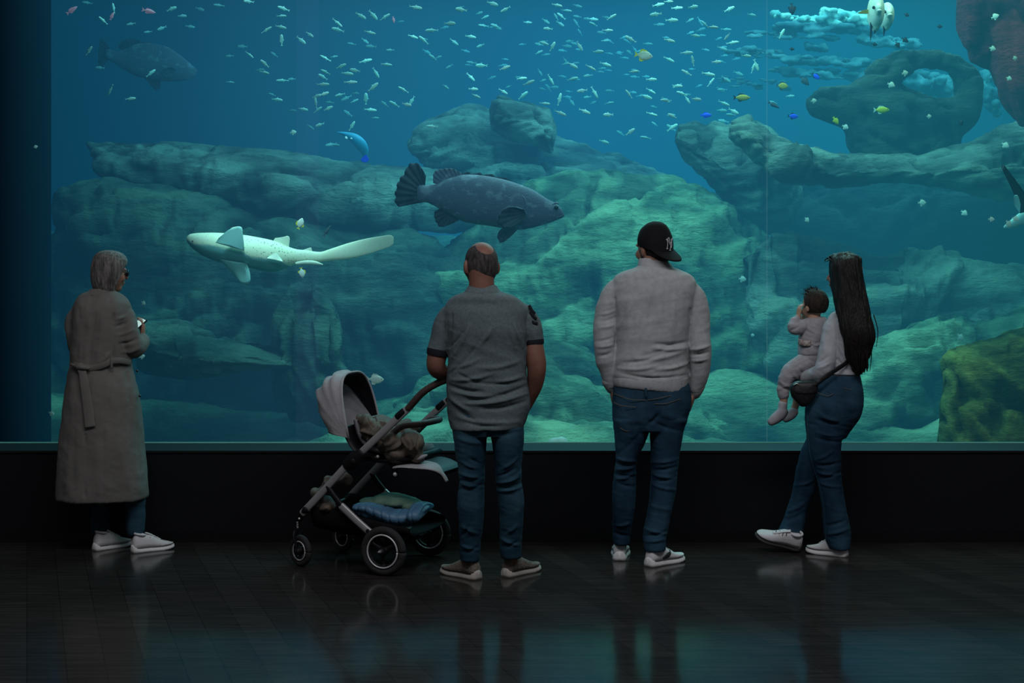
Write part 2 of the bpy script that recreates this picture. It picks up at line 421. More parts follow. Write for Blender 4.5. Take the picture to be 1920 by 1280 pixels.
def cavity_shade(me, c, lo, hi):
    a = me.attributes.new('cav_shade', 'FLOAT', 'POINT'); a.data.foreach_set('value', np.clip((c - lo) / (hi - lo + 1e-9), 0, 1).astype(np.float32))

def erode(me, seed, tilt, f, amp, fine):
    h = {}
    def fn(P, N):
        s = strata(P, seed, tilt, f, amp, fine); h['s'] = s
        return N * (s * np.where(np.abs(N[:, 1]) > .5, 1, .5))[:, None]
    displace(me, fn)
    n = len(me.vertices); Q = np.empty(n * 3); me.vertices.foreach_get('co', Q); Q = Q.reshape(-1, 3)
    s = h['s'] - strata_big(Q, seed, tilt, amp) * .75; lo, hi = np.percentile(s, 3), np.percentile(s, 97); cavity_shade(me, s, lo, hi)

def rock(name, label, top, bot, Y, tf, tb=None, seed=1, tilt=0, amp=.14, fine=.04, f=2.2, mat=None, nx=None, group=None, cat='rock', pw=2.6, yslope=0, K=120, edge=.45):
    x0, x1 = top[0][0], top[-1][0]
    nx = nx or max(24, int((x1 - x0) / 3.0)); tb = tb or tf
    rings = []
    href = max(interp(bot, x) - interp(top, x) for x in np.linspace(x0, x1, 40)) / 2
    for i in range(nx + 1):
        u = i / nx; px = x0 + (x1 - x0) * u
        t, b = interp(top, px), interp(bot, px); mid, h = (t + b) / 2, max((b - t) / 2, .5)
        w = min(1, h / href) ** .6
        ef = max(0, 1 - abs(2 * u - 1) ** 6) ** .5 * (1 - .02) + .02
        ring = []
        for k in range(K):
            a = 2 * PI * k / K; c, s = math.cos(a), math.sin(a)
            # lens section with a steep, rather flat front
            lean = tf * .55 * max(0, c)            # upper part leans back
            dy = -math.copysign((1 - abs(c) ** pw) ** (1 / 1.6), s) * (tf if s > 0 else tb) * w * ef + lean * ef
            ring.append(at(px, mid - c * h * (1 - edge * .65 * (1 - min(1, ef * 1.3))), Y + dy + yslope * u))
        rings.append(ring)
    me = mesh(loft(rings))
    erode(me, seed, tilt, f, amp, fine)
    c = at((x0 + x1) / 2, interp(bot, (x0 + x1) / 2), Y)
    return obj(name, me, mat, loc=c, label=label, cat=cat, group=group)

G = lambda r, g, b: (r, g, b, 1)
m_rock = rock_material('rock_green_brown', G(.09, .11, .09), G(.34, .38, .28))
m_rockb = rock_material('rock_far', G(.09, .10, .09), G(.34, .36, .30), tilt=6)
m_rockg = rock_material('rock_algae_green', G(.09, .15, .09), G(.42, .52, .30), tilt=14)
m_rockd = rock_material('rock_dark', G(.05, .08, .07), G(.19, .23, .16))
m_rocky = rock_material('rock_yellow_algae', G(.06, .08, .015), G(.34, .36, .09), s=1.6, tilt=55)
m_rockr = rock_material('rock_red_brown', G(.06, .015, .02), G(.34, .045, .05), s=.8, tilt=80)
m_arch = rock_material('rock_arch_dark', G(.03, .045, .04), G(.10, .12, .08), tilt=-12)
m_hollow_shade = rock_material('rock_hollow_painted_shade', G(.010, .018, .02), G(.04, .055, .045))  # near-black rock copy, the shade of the hollow put into its colour

# gently rising reef bed behind the glass
def bed():
    nx, ny = 260, 150; X = np.linspace(-7.8, 8.5, nx); Yv = np.linspace(GY + .1, TB - .2, ny)
    P = np.array([(x, y, 0) for y in Yv for x in X])
    u = (P[:, 1] - GY) / (TB - GY)
    W = P + .6 * np.stack([vnoise(P * .5, 51), vnoise(P * .5, 52), 0 * P[:, 2]], 1)
    z = -.5 + 2.6 * u ** 1.0 + .5 * fbm(W * (.35, .6, 1), 3, 3) + .22 * np.tanh(3 * fbm(W * (.45, 1.5, 1), 3, 8)) + .06 * fbm(W * 1.8, 4, 5, .55, True)
    P[:, 2] = z
    return mesh(([tuple(p) for p in P], grid_faces(ny, nx, False))), z - .4 - 2.6 * u
bm_, hz_ = bed(); cavity_shade(bm_, hz_, np.percentile(hz_, 5), np.percentile(hz_, 95))
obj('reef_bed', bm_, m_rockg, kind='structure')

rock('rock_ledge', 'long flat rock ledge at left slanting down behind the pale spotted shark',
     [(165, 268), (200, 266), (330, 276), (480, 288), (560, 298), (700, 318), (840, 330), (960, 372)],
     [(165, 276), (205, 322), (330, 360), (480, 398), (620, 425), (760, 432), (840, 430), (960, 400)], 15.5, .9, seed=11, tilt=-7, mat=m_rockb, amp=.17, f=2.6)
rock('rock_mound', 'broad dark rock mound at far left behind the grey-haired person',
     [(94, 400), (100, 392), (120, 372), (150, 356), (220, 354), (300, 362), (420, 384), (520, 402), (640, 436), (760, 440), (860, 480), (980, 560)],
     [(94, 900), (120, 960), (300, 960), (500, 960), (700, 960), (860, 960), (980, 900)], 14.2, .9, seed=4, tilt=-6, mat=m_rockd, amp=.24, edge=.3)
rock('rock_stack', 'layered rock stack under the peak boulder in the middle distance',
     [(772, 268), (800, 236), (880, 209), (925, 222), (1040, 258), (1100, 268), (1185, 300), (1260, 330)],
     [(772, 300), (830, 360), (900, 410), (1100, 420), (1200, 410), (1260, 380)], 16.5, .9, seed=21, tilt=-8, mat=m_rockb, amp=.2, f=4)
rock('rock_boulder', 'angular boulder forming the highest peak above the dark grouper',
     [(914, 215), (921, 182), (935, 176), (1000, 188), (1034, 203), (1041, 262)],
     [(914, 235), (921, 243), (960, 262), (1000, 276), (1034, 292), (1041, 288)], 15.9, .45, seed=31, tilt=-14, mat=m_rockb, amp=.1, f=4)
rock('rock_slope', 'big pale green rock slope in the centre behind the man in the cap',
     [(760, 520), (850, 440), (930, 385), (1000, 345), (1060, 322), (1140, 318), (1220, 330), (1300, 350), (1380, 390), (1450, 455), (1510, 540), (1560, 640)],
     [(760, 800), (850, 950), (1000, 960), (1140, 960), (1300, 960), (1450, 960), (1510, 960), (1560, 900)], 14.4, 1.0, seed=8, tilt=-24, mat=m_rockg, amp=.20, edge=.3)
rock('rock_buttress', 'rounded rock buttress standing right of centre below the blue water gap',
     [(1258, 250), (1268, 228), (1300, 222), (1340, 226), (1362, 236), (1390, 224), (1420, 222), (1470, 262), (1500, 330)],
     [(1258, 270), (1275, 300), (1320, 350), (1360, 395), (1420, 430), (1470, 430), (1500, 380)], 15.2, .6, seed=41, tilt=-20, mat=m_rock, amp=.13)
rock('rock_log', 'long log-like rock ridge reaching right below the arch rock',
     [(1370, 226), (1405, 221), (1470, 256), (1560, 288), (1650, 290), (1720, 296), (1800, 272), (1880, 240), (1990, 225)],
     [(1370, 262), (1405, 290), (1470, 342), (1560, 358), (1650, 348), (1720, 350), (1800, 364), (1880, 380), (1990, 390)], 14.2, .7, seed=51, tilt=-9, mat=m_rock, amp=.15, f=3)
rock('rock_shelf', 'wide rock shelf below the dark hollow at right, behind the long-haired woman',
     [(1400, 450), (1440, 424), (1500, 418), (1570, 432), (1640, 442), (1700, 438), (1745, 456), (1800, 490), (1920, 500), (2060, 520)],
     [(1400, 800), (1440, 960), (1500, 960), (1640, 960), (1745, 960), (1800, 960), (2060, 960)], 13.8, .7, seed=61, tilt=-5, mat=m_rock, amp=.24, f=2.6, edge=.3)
rock('rock_backdrop', 'rock wall painted dark as shade in the hollow at far right',
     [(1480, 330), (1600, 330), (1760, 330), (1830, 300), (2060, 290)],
     [(1480, 520), (1600, 560), (1760, 600), (1830, 600), (2060, 600)], 15.9, .4, seed=65, tilt=-30, mat=m_hollow_shade, amp=.2, f=2, edge=.3)
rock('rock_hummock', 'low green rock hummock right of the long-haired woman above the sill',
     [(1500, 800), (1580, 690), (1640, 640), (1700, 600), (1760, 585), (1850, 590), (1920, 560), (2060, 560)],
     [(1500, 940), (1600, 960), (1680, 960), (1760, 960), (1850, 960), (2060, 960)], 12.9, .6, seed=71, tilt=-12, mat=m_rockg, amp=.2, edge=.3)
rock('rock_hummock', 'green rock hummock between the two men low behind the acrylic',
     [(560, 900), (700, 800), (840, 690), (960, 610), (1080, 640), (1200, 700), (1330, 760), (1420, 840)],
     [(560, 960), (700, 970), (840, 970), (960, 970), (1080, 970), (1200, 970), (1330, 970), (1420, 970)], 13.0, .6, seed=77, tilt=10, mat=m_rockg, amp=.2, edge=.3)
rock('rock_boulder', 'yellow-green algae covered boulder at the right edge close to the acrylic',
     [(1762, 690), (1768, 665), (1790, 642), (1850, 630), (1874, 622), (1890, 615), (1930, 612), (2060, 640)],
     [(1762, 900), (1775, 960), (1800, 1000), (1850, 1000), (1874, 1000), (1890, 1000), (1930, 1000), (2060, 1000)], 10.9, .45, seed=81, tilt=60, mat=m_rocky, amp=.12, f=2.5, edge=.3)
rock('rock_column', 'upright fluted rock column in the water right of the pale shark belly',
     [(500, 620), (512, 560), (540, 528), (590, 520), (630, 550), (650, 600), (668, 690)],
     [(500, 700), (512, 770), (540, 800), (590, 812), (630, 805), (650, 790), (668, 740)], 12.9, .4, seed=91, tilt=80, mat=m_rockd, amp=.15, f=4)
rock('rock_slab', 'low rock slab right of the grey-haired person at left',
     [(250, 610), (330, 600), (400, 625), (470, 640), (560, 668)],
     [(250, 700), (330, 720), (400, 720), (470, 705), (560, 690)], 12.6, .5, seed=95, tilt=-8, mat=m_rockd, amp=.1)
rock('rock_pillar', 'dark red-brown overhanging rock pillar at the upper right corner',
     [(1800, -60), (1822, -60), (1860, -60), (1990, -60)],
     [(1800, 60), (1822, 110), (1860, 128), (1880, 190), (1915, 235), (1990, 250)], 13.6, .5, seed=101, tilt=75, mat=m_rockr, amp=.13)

# the arch rock
def arch():
    Y = 14.9
    def T(pts, r, sub=5): return tube([at(*p, Y) for p in pts], [(q * Y / FPX, q * 1.3 * Y / FPX) for q in r], n=24, sub=sub)
    parts = [T([(1540, 196), (1600, 205), (1680, 218), (1760, 226), (1800, 215)], [30, 42, 48, 44, 32]),
             T([(1600, 200), (1640, 160), (1680, 124), (1730, 114), (1780, 118), (1812, 145), (1816, 185), (1802, 215), (1770, 232)], [30, 30, 24, 17, 18, 24, 26, 30, 34]),
             T([(1620, 235), (1640, 262), (1700, 275), (1760, 262)], [40, 50, 44, 40]), T([(1655, 172), (1700, 190), (1760, 205)], [26, 22, 22])]
    me = union(parts, .03, 3)
    erode(me, 120, 18, 3, .045, .022)
    obj('rock_arch', me, m_arch, loc=at(1690, 290, Y), label='dark arch-shaped rock with a pale hole through it at upper right', cat='rock')
arch()
# pale foam and ripples under the surface
m_foam = pbr('surface_foam', (.16, .32, .30, 1), .9, c2=(.55, .66, .52, 1), scale=4, bump=.8, bscale=14)
m_rip = pbr('surface_ripple', (.03, .08, .09, 1), .9, c2=(.14, .22, .22, 1), scale=4, bump=.8, bscale=14)
def foam(name, mat, label, loc, rects, seed):
    parts = []; rnd = random.Random(seed)
    for (xa, xb, ya, yb, n, r0, el) in rects:
        for k in range(n):
            u = rnd.random(); px = xa + (xb - xa) * u; py = ya + (yb - ya) * (rnd.random() * .6 + .4 * u); r = rnd.uniform(.5, 1.4) * r0
            parts.append(ell(at(px, py, 18.3 + rnd.uniform(-.3, .3)), (r * el, r * 1.3, r), 8, 5))
    me = union(parts, .02, 1); displace(me, lambda P, N: .03 * fbm(P * 14, 3, 2))
    obj(name, me, mat, loc=loc, label=label, cat='foam', kind='stuff')
foam('foam', m_foam, 'long bank of bright foam under the water surface left of the two tall-bodied fish', at(1560, 40, 18),
     ((1448, 1476, 24, 34, 10, .03, 1.8), (1484, 1560, 30, 44, 60, .030, 1.4), (1540, 1640, 18, 44, 120, .036, 1.2), (1500, 1640, 34, 48, 70, .030, 2.0)), 5)
foam('ripples', m_rip, 'soft pale ripples and bubbles trailing below the foam bank', at(1560, 110, 18),
     ((1460, 1640, 44, 62, 90, .036, 3.2), (1400, 1560, 60, 74, 26, .025, 4.5), (1512, 1545, 82, 96, 30, .035, 1.4), (1480, 1680, 106, 126, 90, .030, 3.4), (1450, 1620, 126, 150, 60, .026, 4.0), (1612, 1720, 66, 92, 80, .030, 2.4), (1360, 1470, 84, 112, 40, .022, 4.0), (1340, 1480, 140, 172, 24, .018, 5.0), (1690, 1790, 128, 182, 90, .05, 1.6), (1840, 1875, 120, 225, 50, .05, 1.0)), 6)
# ------------------------------------------------------------------ people
class Fig:
    """converts photo measurements at one standing distance into metres"""
    def __init__(s, Y): s.Y = Y; s.k = Y / FPX
    def p(s, px, py, dy=0):
        return at(px, py, s.Y + dy)
    def secs(s, L, n=36, e=2.4):
        rings = []
        for q in L:
            py, xl, xr, dy, hd = q[:5]; tl = q[5] if len(q) > 5 else 0
            x0, _, z = at(xl, py, s.Y + dy); x1 = at(xr, py, s.Y + dy)[0]; cx, a = (x0 + x1) / 2, (x1 - x0) / 2
            r = []
            for k in range(n):
                t = 2 * PI * k / n; c, sn = math.cos(t), math.sin(t)
                c = math.copysign(abs(c) ** (2 / e), c); sn = math.copysign(abs(sn) ** (2 / e), sn)
                r.append((cx + a * c, s.Y + dy + hd * sn, z + tl * c * s.k))
            rings.append(r)
        # resample along the length
        A = np.array(rings); m = len(A); out = []
        for i in range(m - 1):
            p0, p1, p2, p3 = A[max(i - 1, 0)], A[i], A[i + 1], A[min(i + 2, m - 1)]
            for j in range(4):
                t = j / 4
                out.append(.5 * ((2 * p1) + (-p0 + p2) * t + (2 * p0 - 5 * p1 + 4 * p2 - p3) * t * t + (-p0 + 3 * p1 - 3 * p2 + p3) * t ** 3))
        out.append(A[-1])
        return loft([[tuple(q) for q in r] for r in out])
    def limb(s, L, n=18, sub=5, e=2.0, ends='round'):
        return tube([s.p(*q[:3]) for q in L], [q[3] for q in L], n=n, sub=sub, e=e, ends=ends)
    def crease(s, P, N, L, back=True, gain=1.45):
        px = 960 + P[:, 0] * FPX / P[:, 1]; py = HY + (HC - P[:, 2]) * FPX / P[:, 1]
        d = np.zeros(len(P)); wt = np.clip(-N[:, 1] * 1.6 + .3, 0, 1) if back else 1
        for (x1, y1, x2, y2, w, a) in L:
            dx, dy = x2 - x1, y2 - y1; l2 = dx * dx + dy * dy
            t = np.clip(((px - x1) * dx + (py - y1) * dy) / l2, 0, 1)
            bow = math.sqrt(l2) * .06
            ds = np.hypot(px - (x1 + t * dx) - 0, py - (y1 + t * dy) - bow * np.sin(PI * t))
            d += a * np.exp(-(ds / (w * .85)) ** 2) * (.25 + .75 * np.sin(PI * np.clip(t, .02, .98)))
        return d * wt * gain

def wr(P, seed, f=(6, 6, 14), amp=.004, oct=3, ang=0):
    a = math.radians(ang); x = P[:, 0] * math.cos(a) - P[:, 2] * math.sin(a); z = P[:, 0] * math.sin(a) + P[:, 2] * math.cos(a)
    return amp * fbm(np.stack([x * f[0], P[:, 1] * f[1], z * f[2]], 1), oct, seed, .5, True)

def ribbon(pts, wd, wid, th, nrm=(0, -1, 0), sub=5):
    P, W = smooth_chain(pts, [(w, th) for w in (wid if hasattr(wid, '__len__') else [wid] * len(pts))], sub)
    rings = []
    wd = np.array(wd, float); nr = np.array(nrm, float)
    for i, (p, w) in enumerate(zip(P, W)):
        t = P[min(i + 1, len(P) - 1)] - P[max(i - 1, 0)]; t = t / np.linalg.norm(t)
        u = wd - t * np.dot(wd, t); u /= np.linalg.norm(u); v = np.cross(t, u)
        h, q = w[0] / 2, th / 2
        rings.append([tuple(p + u * h + v * q * .3), tuple(p + u * h * .8 + v * q), tuple(p - u * h * .8 + v * q), tuple(p - u * h + v * q * .3), tuple(p - u * h - v * q * .3), tuple(p - u * h * .8 - v * q), tuple(p + u * h * .8 - v * q), tuple(p + u * h - v * q * .3)])
    return loft(rings)

def head_parts(c, yaw, s=1.0, pitch=0, child=False, tilt=0):
    M = rotz(yaw - PI / 2) @ rotx(-pitch) @ roty(tilt)
    E = lambda cc, r, rot=None: ell(cc, r, 24, 16, rot)
    L = [E((0, -.012, .03), (.074, .095, .086)), E((0, .022, -.028), (.060, .068, .078)), E((0, .052, -.088), (.034, .030, .026)),
         E((0, .076, .018), (.050, .016, .013)), E((.036, .058, -.03), (.022, .026, .026)), E((-.036, .058, -.03), (.022, .026, .026)),
         tube([(0, .088, .012), (0, .104, -.012), (0, .108, -.026)], [.006, .0085, .0105], n=12, sub=3),
         E((0, .088, -.056), (.023, .010, .008)), E((0, .080, -.070), (.020, .010, .008))]
    for sg in (1, -1):
        L.append(E((sg * .079, -.010, -.006), (.012, .023, .036), rotz(sg * .40)))
        L.append(E((sg * .076, -.002, -.012), (.010, .012, .018)))
    if child: L = [E((0, -.012, .03), (.078, .09, .088)), E((0, .025, -.025), (.064, .062, .066)), E((0, .05, -.066), (.03, .026, .02)),
                   E((.036, .056, -.035), (.026, .024, .024)), E((-.036, .056, -.035), (.026, .024, .024)), E((0, .088, -.018), (.009, .012, .009)), E((0, .078, -.046), (.018, .010, .008)),
                   E((.079, -.008, -.01), (.010, .018, .026)), E((-.079, -.008, -.01), (.010, .018, .026))]
    L = [xf((v, f), M * s, c) for v, f in L]
    return L, M * s

def eyes(c, M, parent):
    for sg in (1, -1):
        obj('eye', xf(ell((sg * .030, .066, -.002), (.010, .010, .008), 12, 8), M, c), m_eye, parent)

def hand(w, d, n, side=1, curl=.5, s=1.0, spread=.0, thumb=.6):
    """palm and five fingers; w wrist, d finger direction, n palm normal"""
    w, d, n = (np.array(q, float) for q in (w, d, n)); d /= np.linalg.norm(d); n = n - d * np.dot(n, d); n /= np.linalg.norm(n)
    x = np.cross(d, n) * side; Pt = lambda a, b, c: tuple(w + (d * a + x * b + n * c) * s)
    L = [tube([Pt(-.02, 0, 0), Pt(.02, 0, 0), Pt(.06, 0, 0), Pt(.088, 0, 0)], [(.026 * s, .020 * s), (.034 * s, .018 * s), (.041 * s, .015 * s), (.040 * s, .012 * s)], n=16, sub=3, up=n)]
    for i, (o, ln, r) in enumerate(((.030, .068, .0085), (.010, .078, .009), (-.010, .072, .0085), (-.029, .056, .0075))):
        p = np.array(Pt(.082, o, 0)); a = .15 + curl * .25; pts = [p - d * .02 * s, p]
        dr = d + x * (o * spread * 8)
        for q in (.46, .31, .23):
            a2 = dr * math.cos(a) + n * math.sin(a); a2 /= np.linalg.norm(a2); p = p + a2 * ln * q * s; pts.append(p); a += curl * .95
        L.append(tube(pts, [r * s, r * s, r * .95 * s, r * .88 * s, r * .75 * s], n=10, sub=2, up=x))
    p0 = np.array(Pt(.018, .026, .004)); p1 = np.array(Pt(.045, .052, .014)); p2 = np.array(Pt(.072, .060 - .02 * thumb, .018 + .02 * thumb)); p3 = np.array(Pt(.094, .060 - .035 * thumb, .02 + .035 * thumb))
    L.append(tube([p0, p1, p2, p3], [.013 * s, .0115 * s, .010 * s, .0085 * s], n=10, sub=3, up=n))
    return L

def ringhair(c, M, rings, seed=1, groove=.003, n=96, freq=26, vf=3.0):
    """rings: (z, side radius, back radius, front radius, open half-angle deg or 0, yshift) from top to bottom, round the head axis"""
    R = []; Z = [r[0] for r in rings]
    zz = np.linspace(0, len(rings) - 1, (len(rings) - 1) * 6 + 1)
    A = np.array([list(r) + [0] * (6 - len(r)) for r in rings], float)
    for t in zz:
        i = min(int(t), len(rings) - 2); u = t - i; u = u * u * (3 - 2 * u) if 0 else u
        z, rs, rb, rf, op, ys = A[i] * (1 - u) + A[i + 1] * u
        ring = []
        for k in range(n):
            a = 2 * PI * k / n; ca, sa = math.cos(a), math.sin(a)      # a=90deg: forward
            ry = rf if sa > 0 else rb
            da = abs(math.degrees(math.atan2(ca, sa)))                  # 0 = straight ahead
            f = 1.0
            if op > 0: f = 1 - .45 * max(0, min(1, (op - da) / 10 + .5))
            ring.append((rs * ca * f, ry * sa * f + ys, z))
        R.append(ring)
    v, fc = loft(R); P = np.array(v)
    ang = np.arctan2(P[:, 0], P[:, 1])
    d = groove * fbm(np.stack([np.cos(ang) * freq * .5, np.sin(ang) * freq * .5, P[:, 2] * vf], 1), 3, seed, .6, True)
    rr = np.hypot(P[:, 0], P[:, 1]) + 1e-6
    P[:, 0] += P[:, 0] / rr * d; P[:, 1] += P[:, 1] / rr * d
    return xf((P, fc), M, c)

def scalp(c, M, r, fn, n=64, m=40, seed=3, cc=(0, -.012, .03)):
    v, f = ell((0, 0, 0), (1, 1, 1), n, m); D = np.array(v)
    k = fn(D) + .006 * fbm(D * 14, 3, seed)
    P = D * np.array(r) * k[:, None] + np.array(cc)
    return xf((P, f), M, c)

def shoe(person, heel, yaw, L=.27, W=.048, upper=None, sole=None, accent=None, pitch=0, roll=0, high=.100, name='shoe', chunky=.030, laces=True, label=None):
    M = rotz(yaw) @ roty(-pitch) @ rotx(roll)
    T = [0, .02, .07, .16, .3, .42, .55, .68, .8, .9, .96, 1.0]
    Wd = [.30, .55, .70, .72, .72, .78, .90, 1.0, .98, .82, .55, .22]
    H = [.55, .80, .98, 1.0, .98, .92, .74, .58, .48, .42, .36, .25]
    def body(wk, lo, hi_fn, ln0=0, ln1=1.0, e=1.0):
        rings = []
        for t, wd, h in zip(T, Wd, H):
            x = (ln0 + (ln1 - ln0) * t) * L; w = W * wd * wk; z0 = lo + .010 * max(0, t - .7) / .3; z1 = hi_fn(t, h); ring = []
            for k in range(24):
                a = 2 * PI * k / 24; c, s = math.cos(a), math.sin(a)
                ring.append((x, w * math.copysign(abs(c) ** .75, c), z0 + (z1 - z0) * (max(0, s) ** .85) if s > 0 else z0 - 0 * s))
            rings.append(ring)
        return loft(rings)
    up = body(.95, chunky * .8, lambda t, h: max(chunky * 1.15, high * h), .015, .985)
    so = body(1.06, 0, lambda t, h: chunky * (1.1 - .3 * t) + (.012 if t < .12 else 0), -.01, 1.01)
    o = obj(name, xf(up, M, heel), upper, person, label=label)
    obj('sole', xf(so, M, heel), sole, o)
    coll = [(L * (.19 + .115 * math.cos(a)), W * .58 * math.sin(a), high * (.98 + .06 * math.cos(a + PI))) for a in np.linspace(0, 2 * PI, 21)]
    obj('collar', xf(tube(coll, .007, n=8, sub=1, ends='flat', up=(0, 0, 1)), M, heel), accent or upper, o)
    if laces:
        tg = tube([(L * .34, 0, high * 1.02), (L * .45, 0, high * .90), (L * .58, 0, high * .70), (L * .66, 0, high * .60)], [(.017, .005)] * 4, n=10, up=(0, 0, 1))
        obj('tongue', xf(tg, M, heel), upper, o)
        ll = []
        for q in (.40, .47, .54, .61):
            h = high * float(np.interp(q, T, H)) * 1.02
            ll.append(tube([(L * q, -W * .55, h - .014), (L * q, 0, h + .004), (L * q, W * .55, h - .014)], .0028, n=6, sub=3, up=(1, 0, 0)))
        obj('laces', xf(join(*ll), M, heel), sole, o)
    return o

m_skin = pbr('skin_light', (.34, .18, .13, 1), .55, c2=(.28, .14, .10, 1), scale=14, spec=.3)
m_skin2 = pbr('skin_tan', (.23, .105, .08, 1), .55, c2=(.18, .08, .06, 1), scale=14, spec=.3)
m_skin3 = pbr('skin_baby', (.42, .25, .18, 1), .55, spec=.3)
m_eye = pbr('eye_white', (.6, .6, .58, 1), .2)
m_hair_grey = pbr('hair_grey', (.055, .05, .05, 1), .5, c2=(.22, .20, .195, 1), scale=16, stretch=(7, 7, .8), spec=.3, bump=.5, bscale=30, contrast=(.35, .7))
m_hair_dark = pbr('hair_dark_brown', (.003, .0022, .002, 1), .45, c2=(.011, .0068, .0058, 1), scale=14, stretch=(8, 8, .5), spec=.35, bump=.5, bscale=30)
m_hair_short = pbr('hair_short_greying', (.018, .016, .017, 1), .8, c2=(.075, .066, .064, 1), scale=22, stretch=(3, 3, 1), bump=.3, bscale=120)
m_hair_baby = pbr('hair_baby', (.012, .008, .006, 1), .6, c2=(.04, .022, .016, 1), scale=18, stretch=(5, 5, 1), bump=.5, bscale=60)
m_coat = pbr('coat_taupe', (.125, .117, .110, 1), .8, c2=(.155, .146, .138, 1), scale=5, bump=.12, bscale=25, spec=.2)
m_polo = pbr('polo_grey', (.092, .118, .130, 1), .85, c2=(.118, .15, .163, 1), scale=90, bump=.15, bscale=220, spec=.15, weave=480)
m_black_rib = pbr('black_rib', (.012, .013, .018, 1), .8, spec=.2)
m_sweater = pbr('sweater_light_grey', (.35, .357, .375, 1), .9, c2=(.40, .408, .425, 1), scale=40, bump=.12, bscale=150, spec=.1, weave=420)
m_top = pbr('top_light_grey', (.39, .40, .44, 1), .85, c2=(.45, .46, .50, 1), scale=20, bump=.08, spec=.1)
m_baby = pbr('baby_suit_grey', (.30, .285, .31, 1), .9, c2=(.36, .34, .37, 1), scale=30, bump=.12, bscale=80, spec=.1)
m_jean1 = pbr('denim_mid_blue', (.010, .036, .062, 1), .85, c2=(.034, .088, .128, 1), scale=3.2, stretch=(1.6, 1.6, .7), bump=.15, bscale=150, spec=.15)
m_jean2 = pbr('denim_dark_blue', (.008, .026, .052, 1), .85, c2=(.024, .068, .11, 1), scale=3.2, stretch=(1.6, 1.6, .7), bump=.15, bscale=150, spec=.15)
m_thread = pbr('thread_tan', (.14, .11, .08, 1), .8)
m_shoe_white = pbr('shoe_white', (.62, .60, .63, 1), .6, bump=.1, bscale=90)
m_sole_white = pbr('sole_white', (.72, .70, .72, 1), .55)
m_sole_dark = pbr('sole_brown', (.05, .045, .045, 1), .7, bump=.2, bscale=60)
m_shoe_taupe = pbr('shoe_taupe_knit', (.13, .105, .09, 1), .85, c2=(.19, .155, .13, 1), scale=60, bump=.5, bscale=110, weave=170)
m_sole_cream = pbr('sole_cream', (.40, .36, .33, 1), .6)
m_shoe_acc = pbr('shoe_dark_accent', (.02, .022, .03, 1), .5)
m_cap = pbr('cap_black', (.008, .008, .010, 1), .85, bump=.1, bscale=120, spec=.15)
m_white_thread = pbr('cap_white_thread', (.55, .55, .58, 1), .8)
m_frame_dark = pbr('eyewear_black', (.010, .010, .012, 1), .25, spec=.5)
m_lens = pbr('lens_dark', (.02, .035, .04, 1), .08, spec=.6)

# ============================ grey-haired person in the trench coat
F = Fig(8.41); c0 = F.p(206, 509, .02)
hp, HM = head_parts(c0, math.radians(38), .97, pitch=.12)
hd_r = hand(F.p(266, 635, .15), (.10, .12, 1), (-1, -.1, .1), side=-1, curl=.62, s=.88, thumb=.3)
hd_l = hand(F.p(236, 634, .24), (.6, .15, .75), (.2, -.2, 1), side=1, curl=.6, s=.9)
body = union(hp + [F.limb([(200, 525, .0, .055), (196, 545, -.01, .056), (192, 565, 0, .07)]),
    F.secs([(556, 160, 226, 0, .08), (600, 146, 234, 0, .11), (680, 145, 235, 0, .11), (760, 143, 242, 0, .13), (800, 150, 238, 0, .11)]),
    F.limb([(170, 600, 0, .034), (146, 612, 0, .034), (146, 645, .02, .034), (185, 650, .20, .028), (236, 636, .235, .024)]),
    F.limb([(218, 600, 0, .036), (236, 616, -.01, .038), (243, 648, .02, .038), (258, 645, .1, .03), (266, 634, .17, .025)]),
    F.limb([(175, 770, 0, .08), (184, 880, .02, .055), (188, 940, .06, .045), (187, 1010, .08, .032), (187, 1016, .08, .03)]),
    F.limb([(225, 770, 0, .08), (245, 880, 0, .055), (254, 940, 0, .045), (258, 1010, .02, .032), (259, 1016, .02, .03)])] + hd_r + hd_l, .0055, 3)
pw = obj('person', body, m_skin, loc=(F.p(220, 1030)[0], F.Y, 0), label='grey-haired person in a long taupe trench coat looking down at a lit phone', cat='person')
eyes(c0, HM, pw)
hair = ringhair(c0, HM, [(.124, .006, .006, .006, 0), (.121, .034, .036, .032, 0), (.112, .058, .064, .058, 0), (.096, .076, .086, .078, 0), (.074, .088, .099, .090, 0), (.045, .094, .106, .095, 40),
    (.01, .095, .108, .092, 60), (-.03, .094, .105, .09, 66), (-.07, .089, .097, .085, 74), (-.10, .081, .086, .078, 80), (-.118, .072, .076, .07, 84), (-.124, .055, .06, .05, 84)], seed=4, groove=.006, freq=34)
obj('hair', hair, m_hair_grey, pw, label='chin-length grey bob')
gl = []
for sg in (1, -1):
    rim = [(sg * .033 + .024 * math.cos(a), .098 - .012 * abs(math.cos(a)) * (1 if sg * math.cos(a) > 0 else .2), .0 + .019 * math.sin(a)) for a in np.linspace(0, 2 * PI, 25)]
    gl.append(tube(rim, .0022, n=6, sub=1, ends='flat', up=(0, 1, .1)))
    gl.append(tube([(sg * .056, .090, .004), (sg * .074, .06, .006), (sg * .083, 0, .004), (sg * .083, -.012, -.006)], .0022, n=6, sub=3))
gl.append(tube([(-.01, .104, .004), (0, .107, .007), (.01, .104, .004)], .002, n=6, sub=2))
g_ = obj('glasses', xf(join(*gl), HM, c0), m_frame_dark, pw, label='dark-rimmed glasses')
obj('lens', xf(join(*[ell((sg * .033, .095, 0), (.023, .002, .018), 16, 8) for sg in (1, -1)]), HM, c0), m_lens, g_)
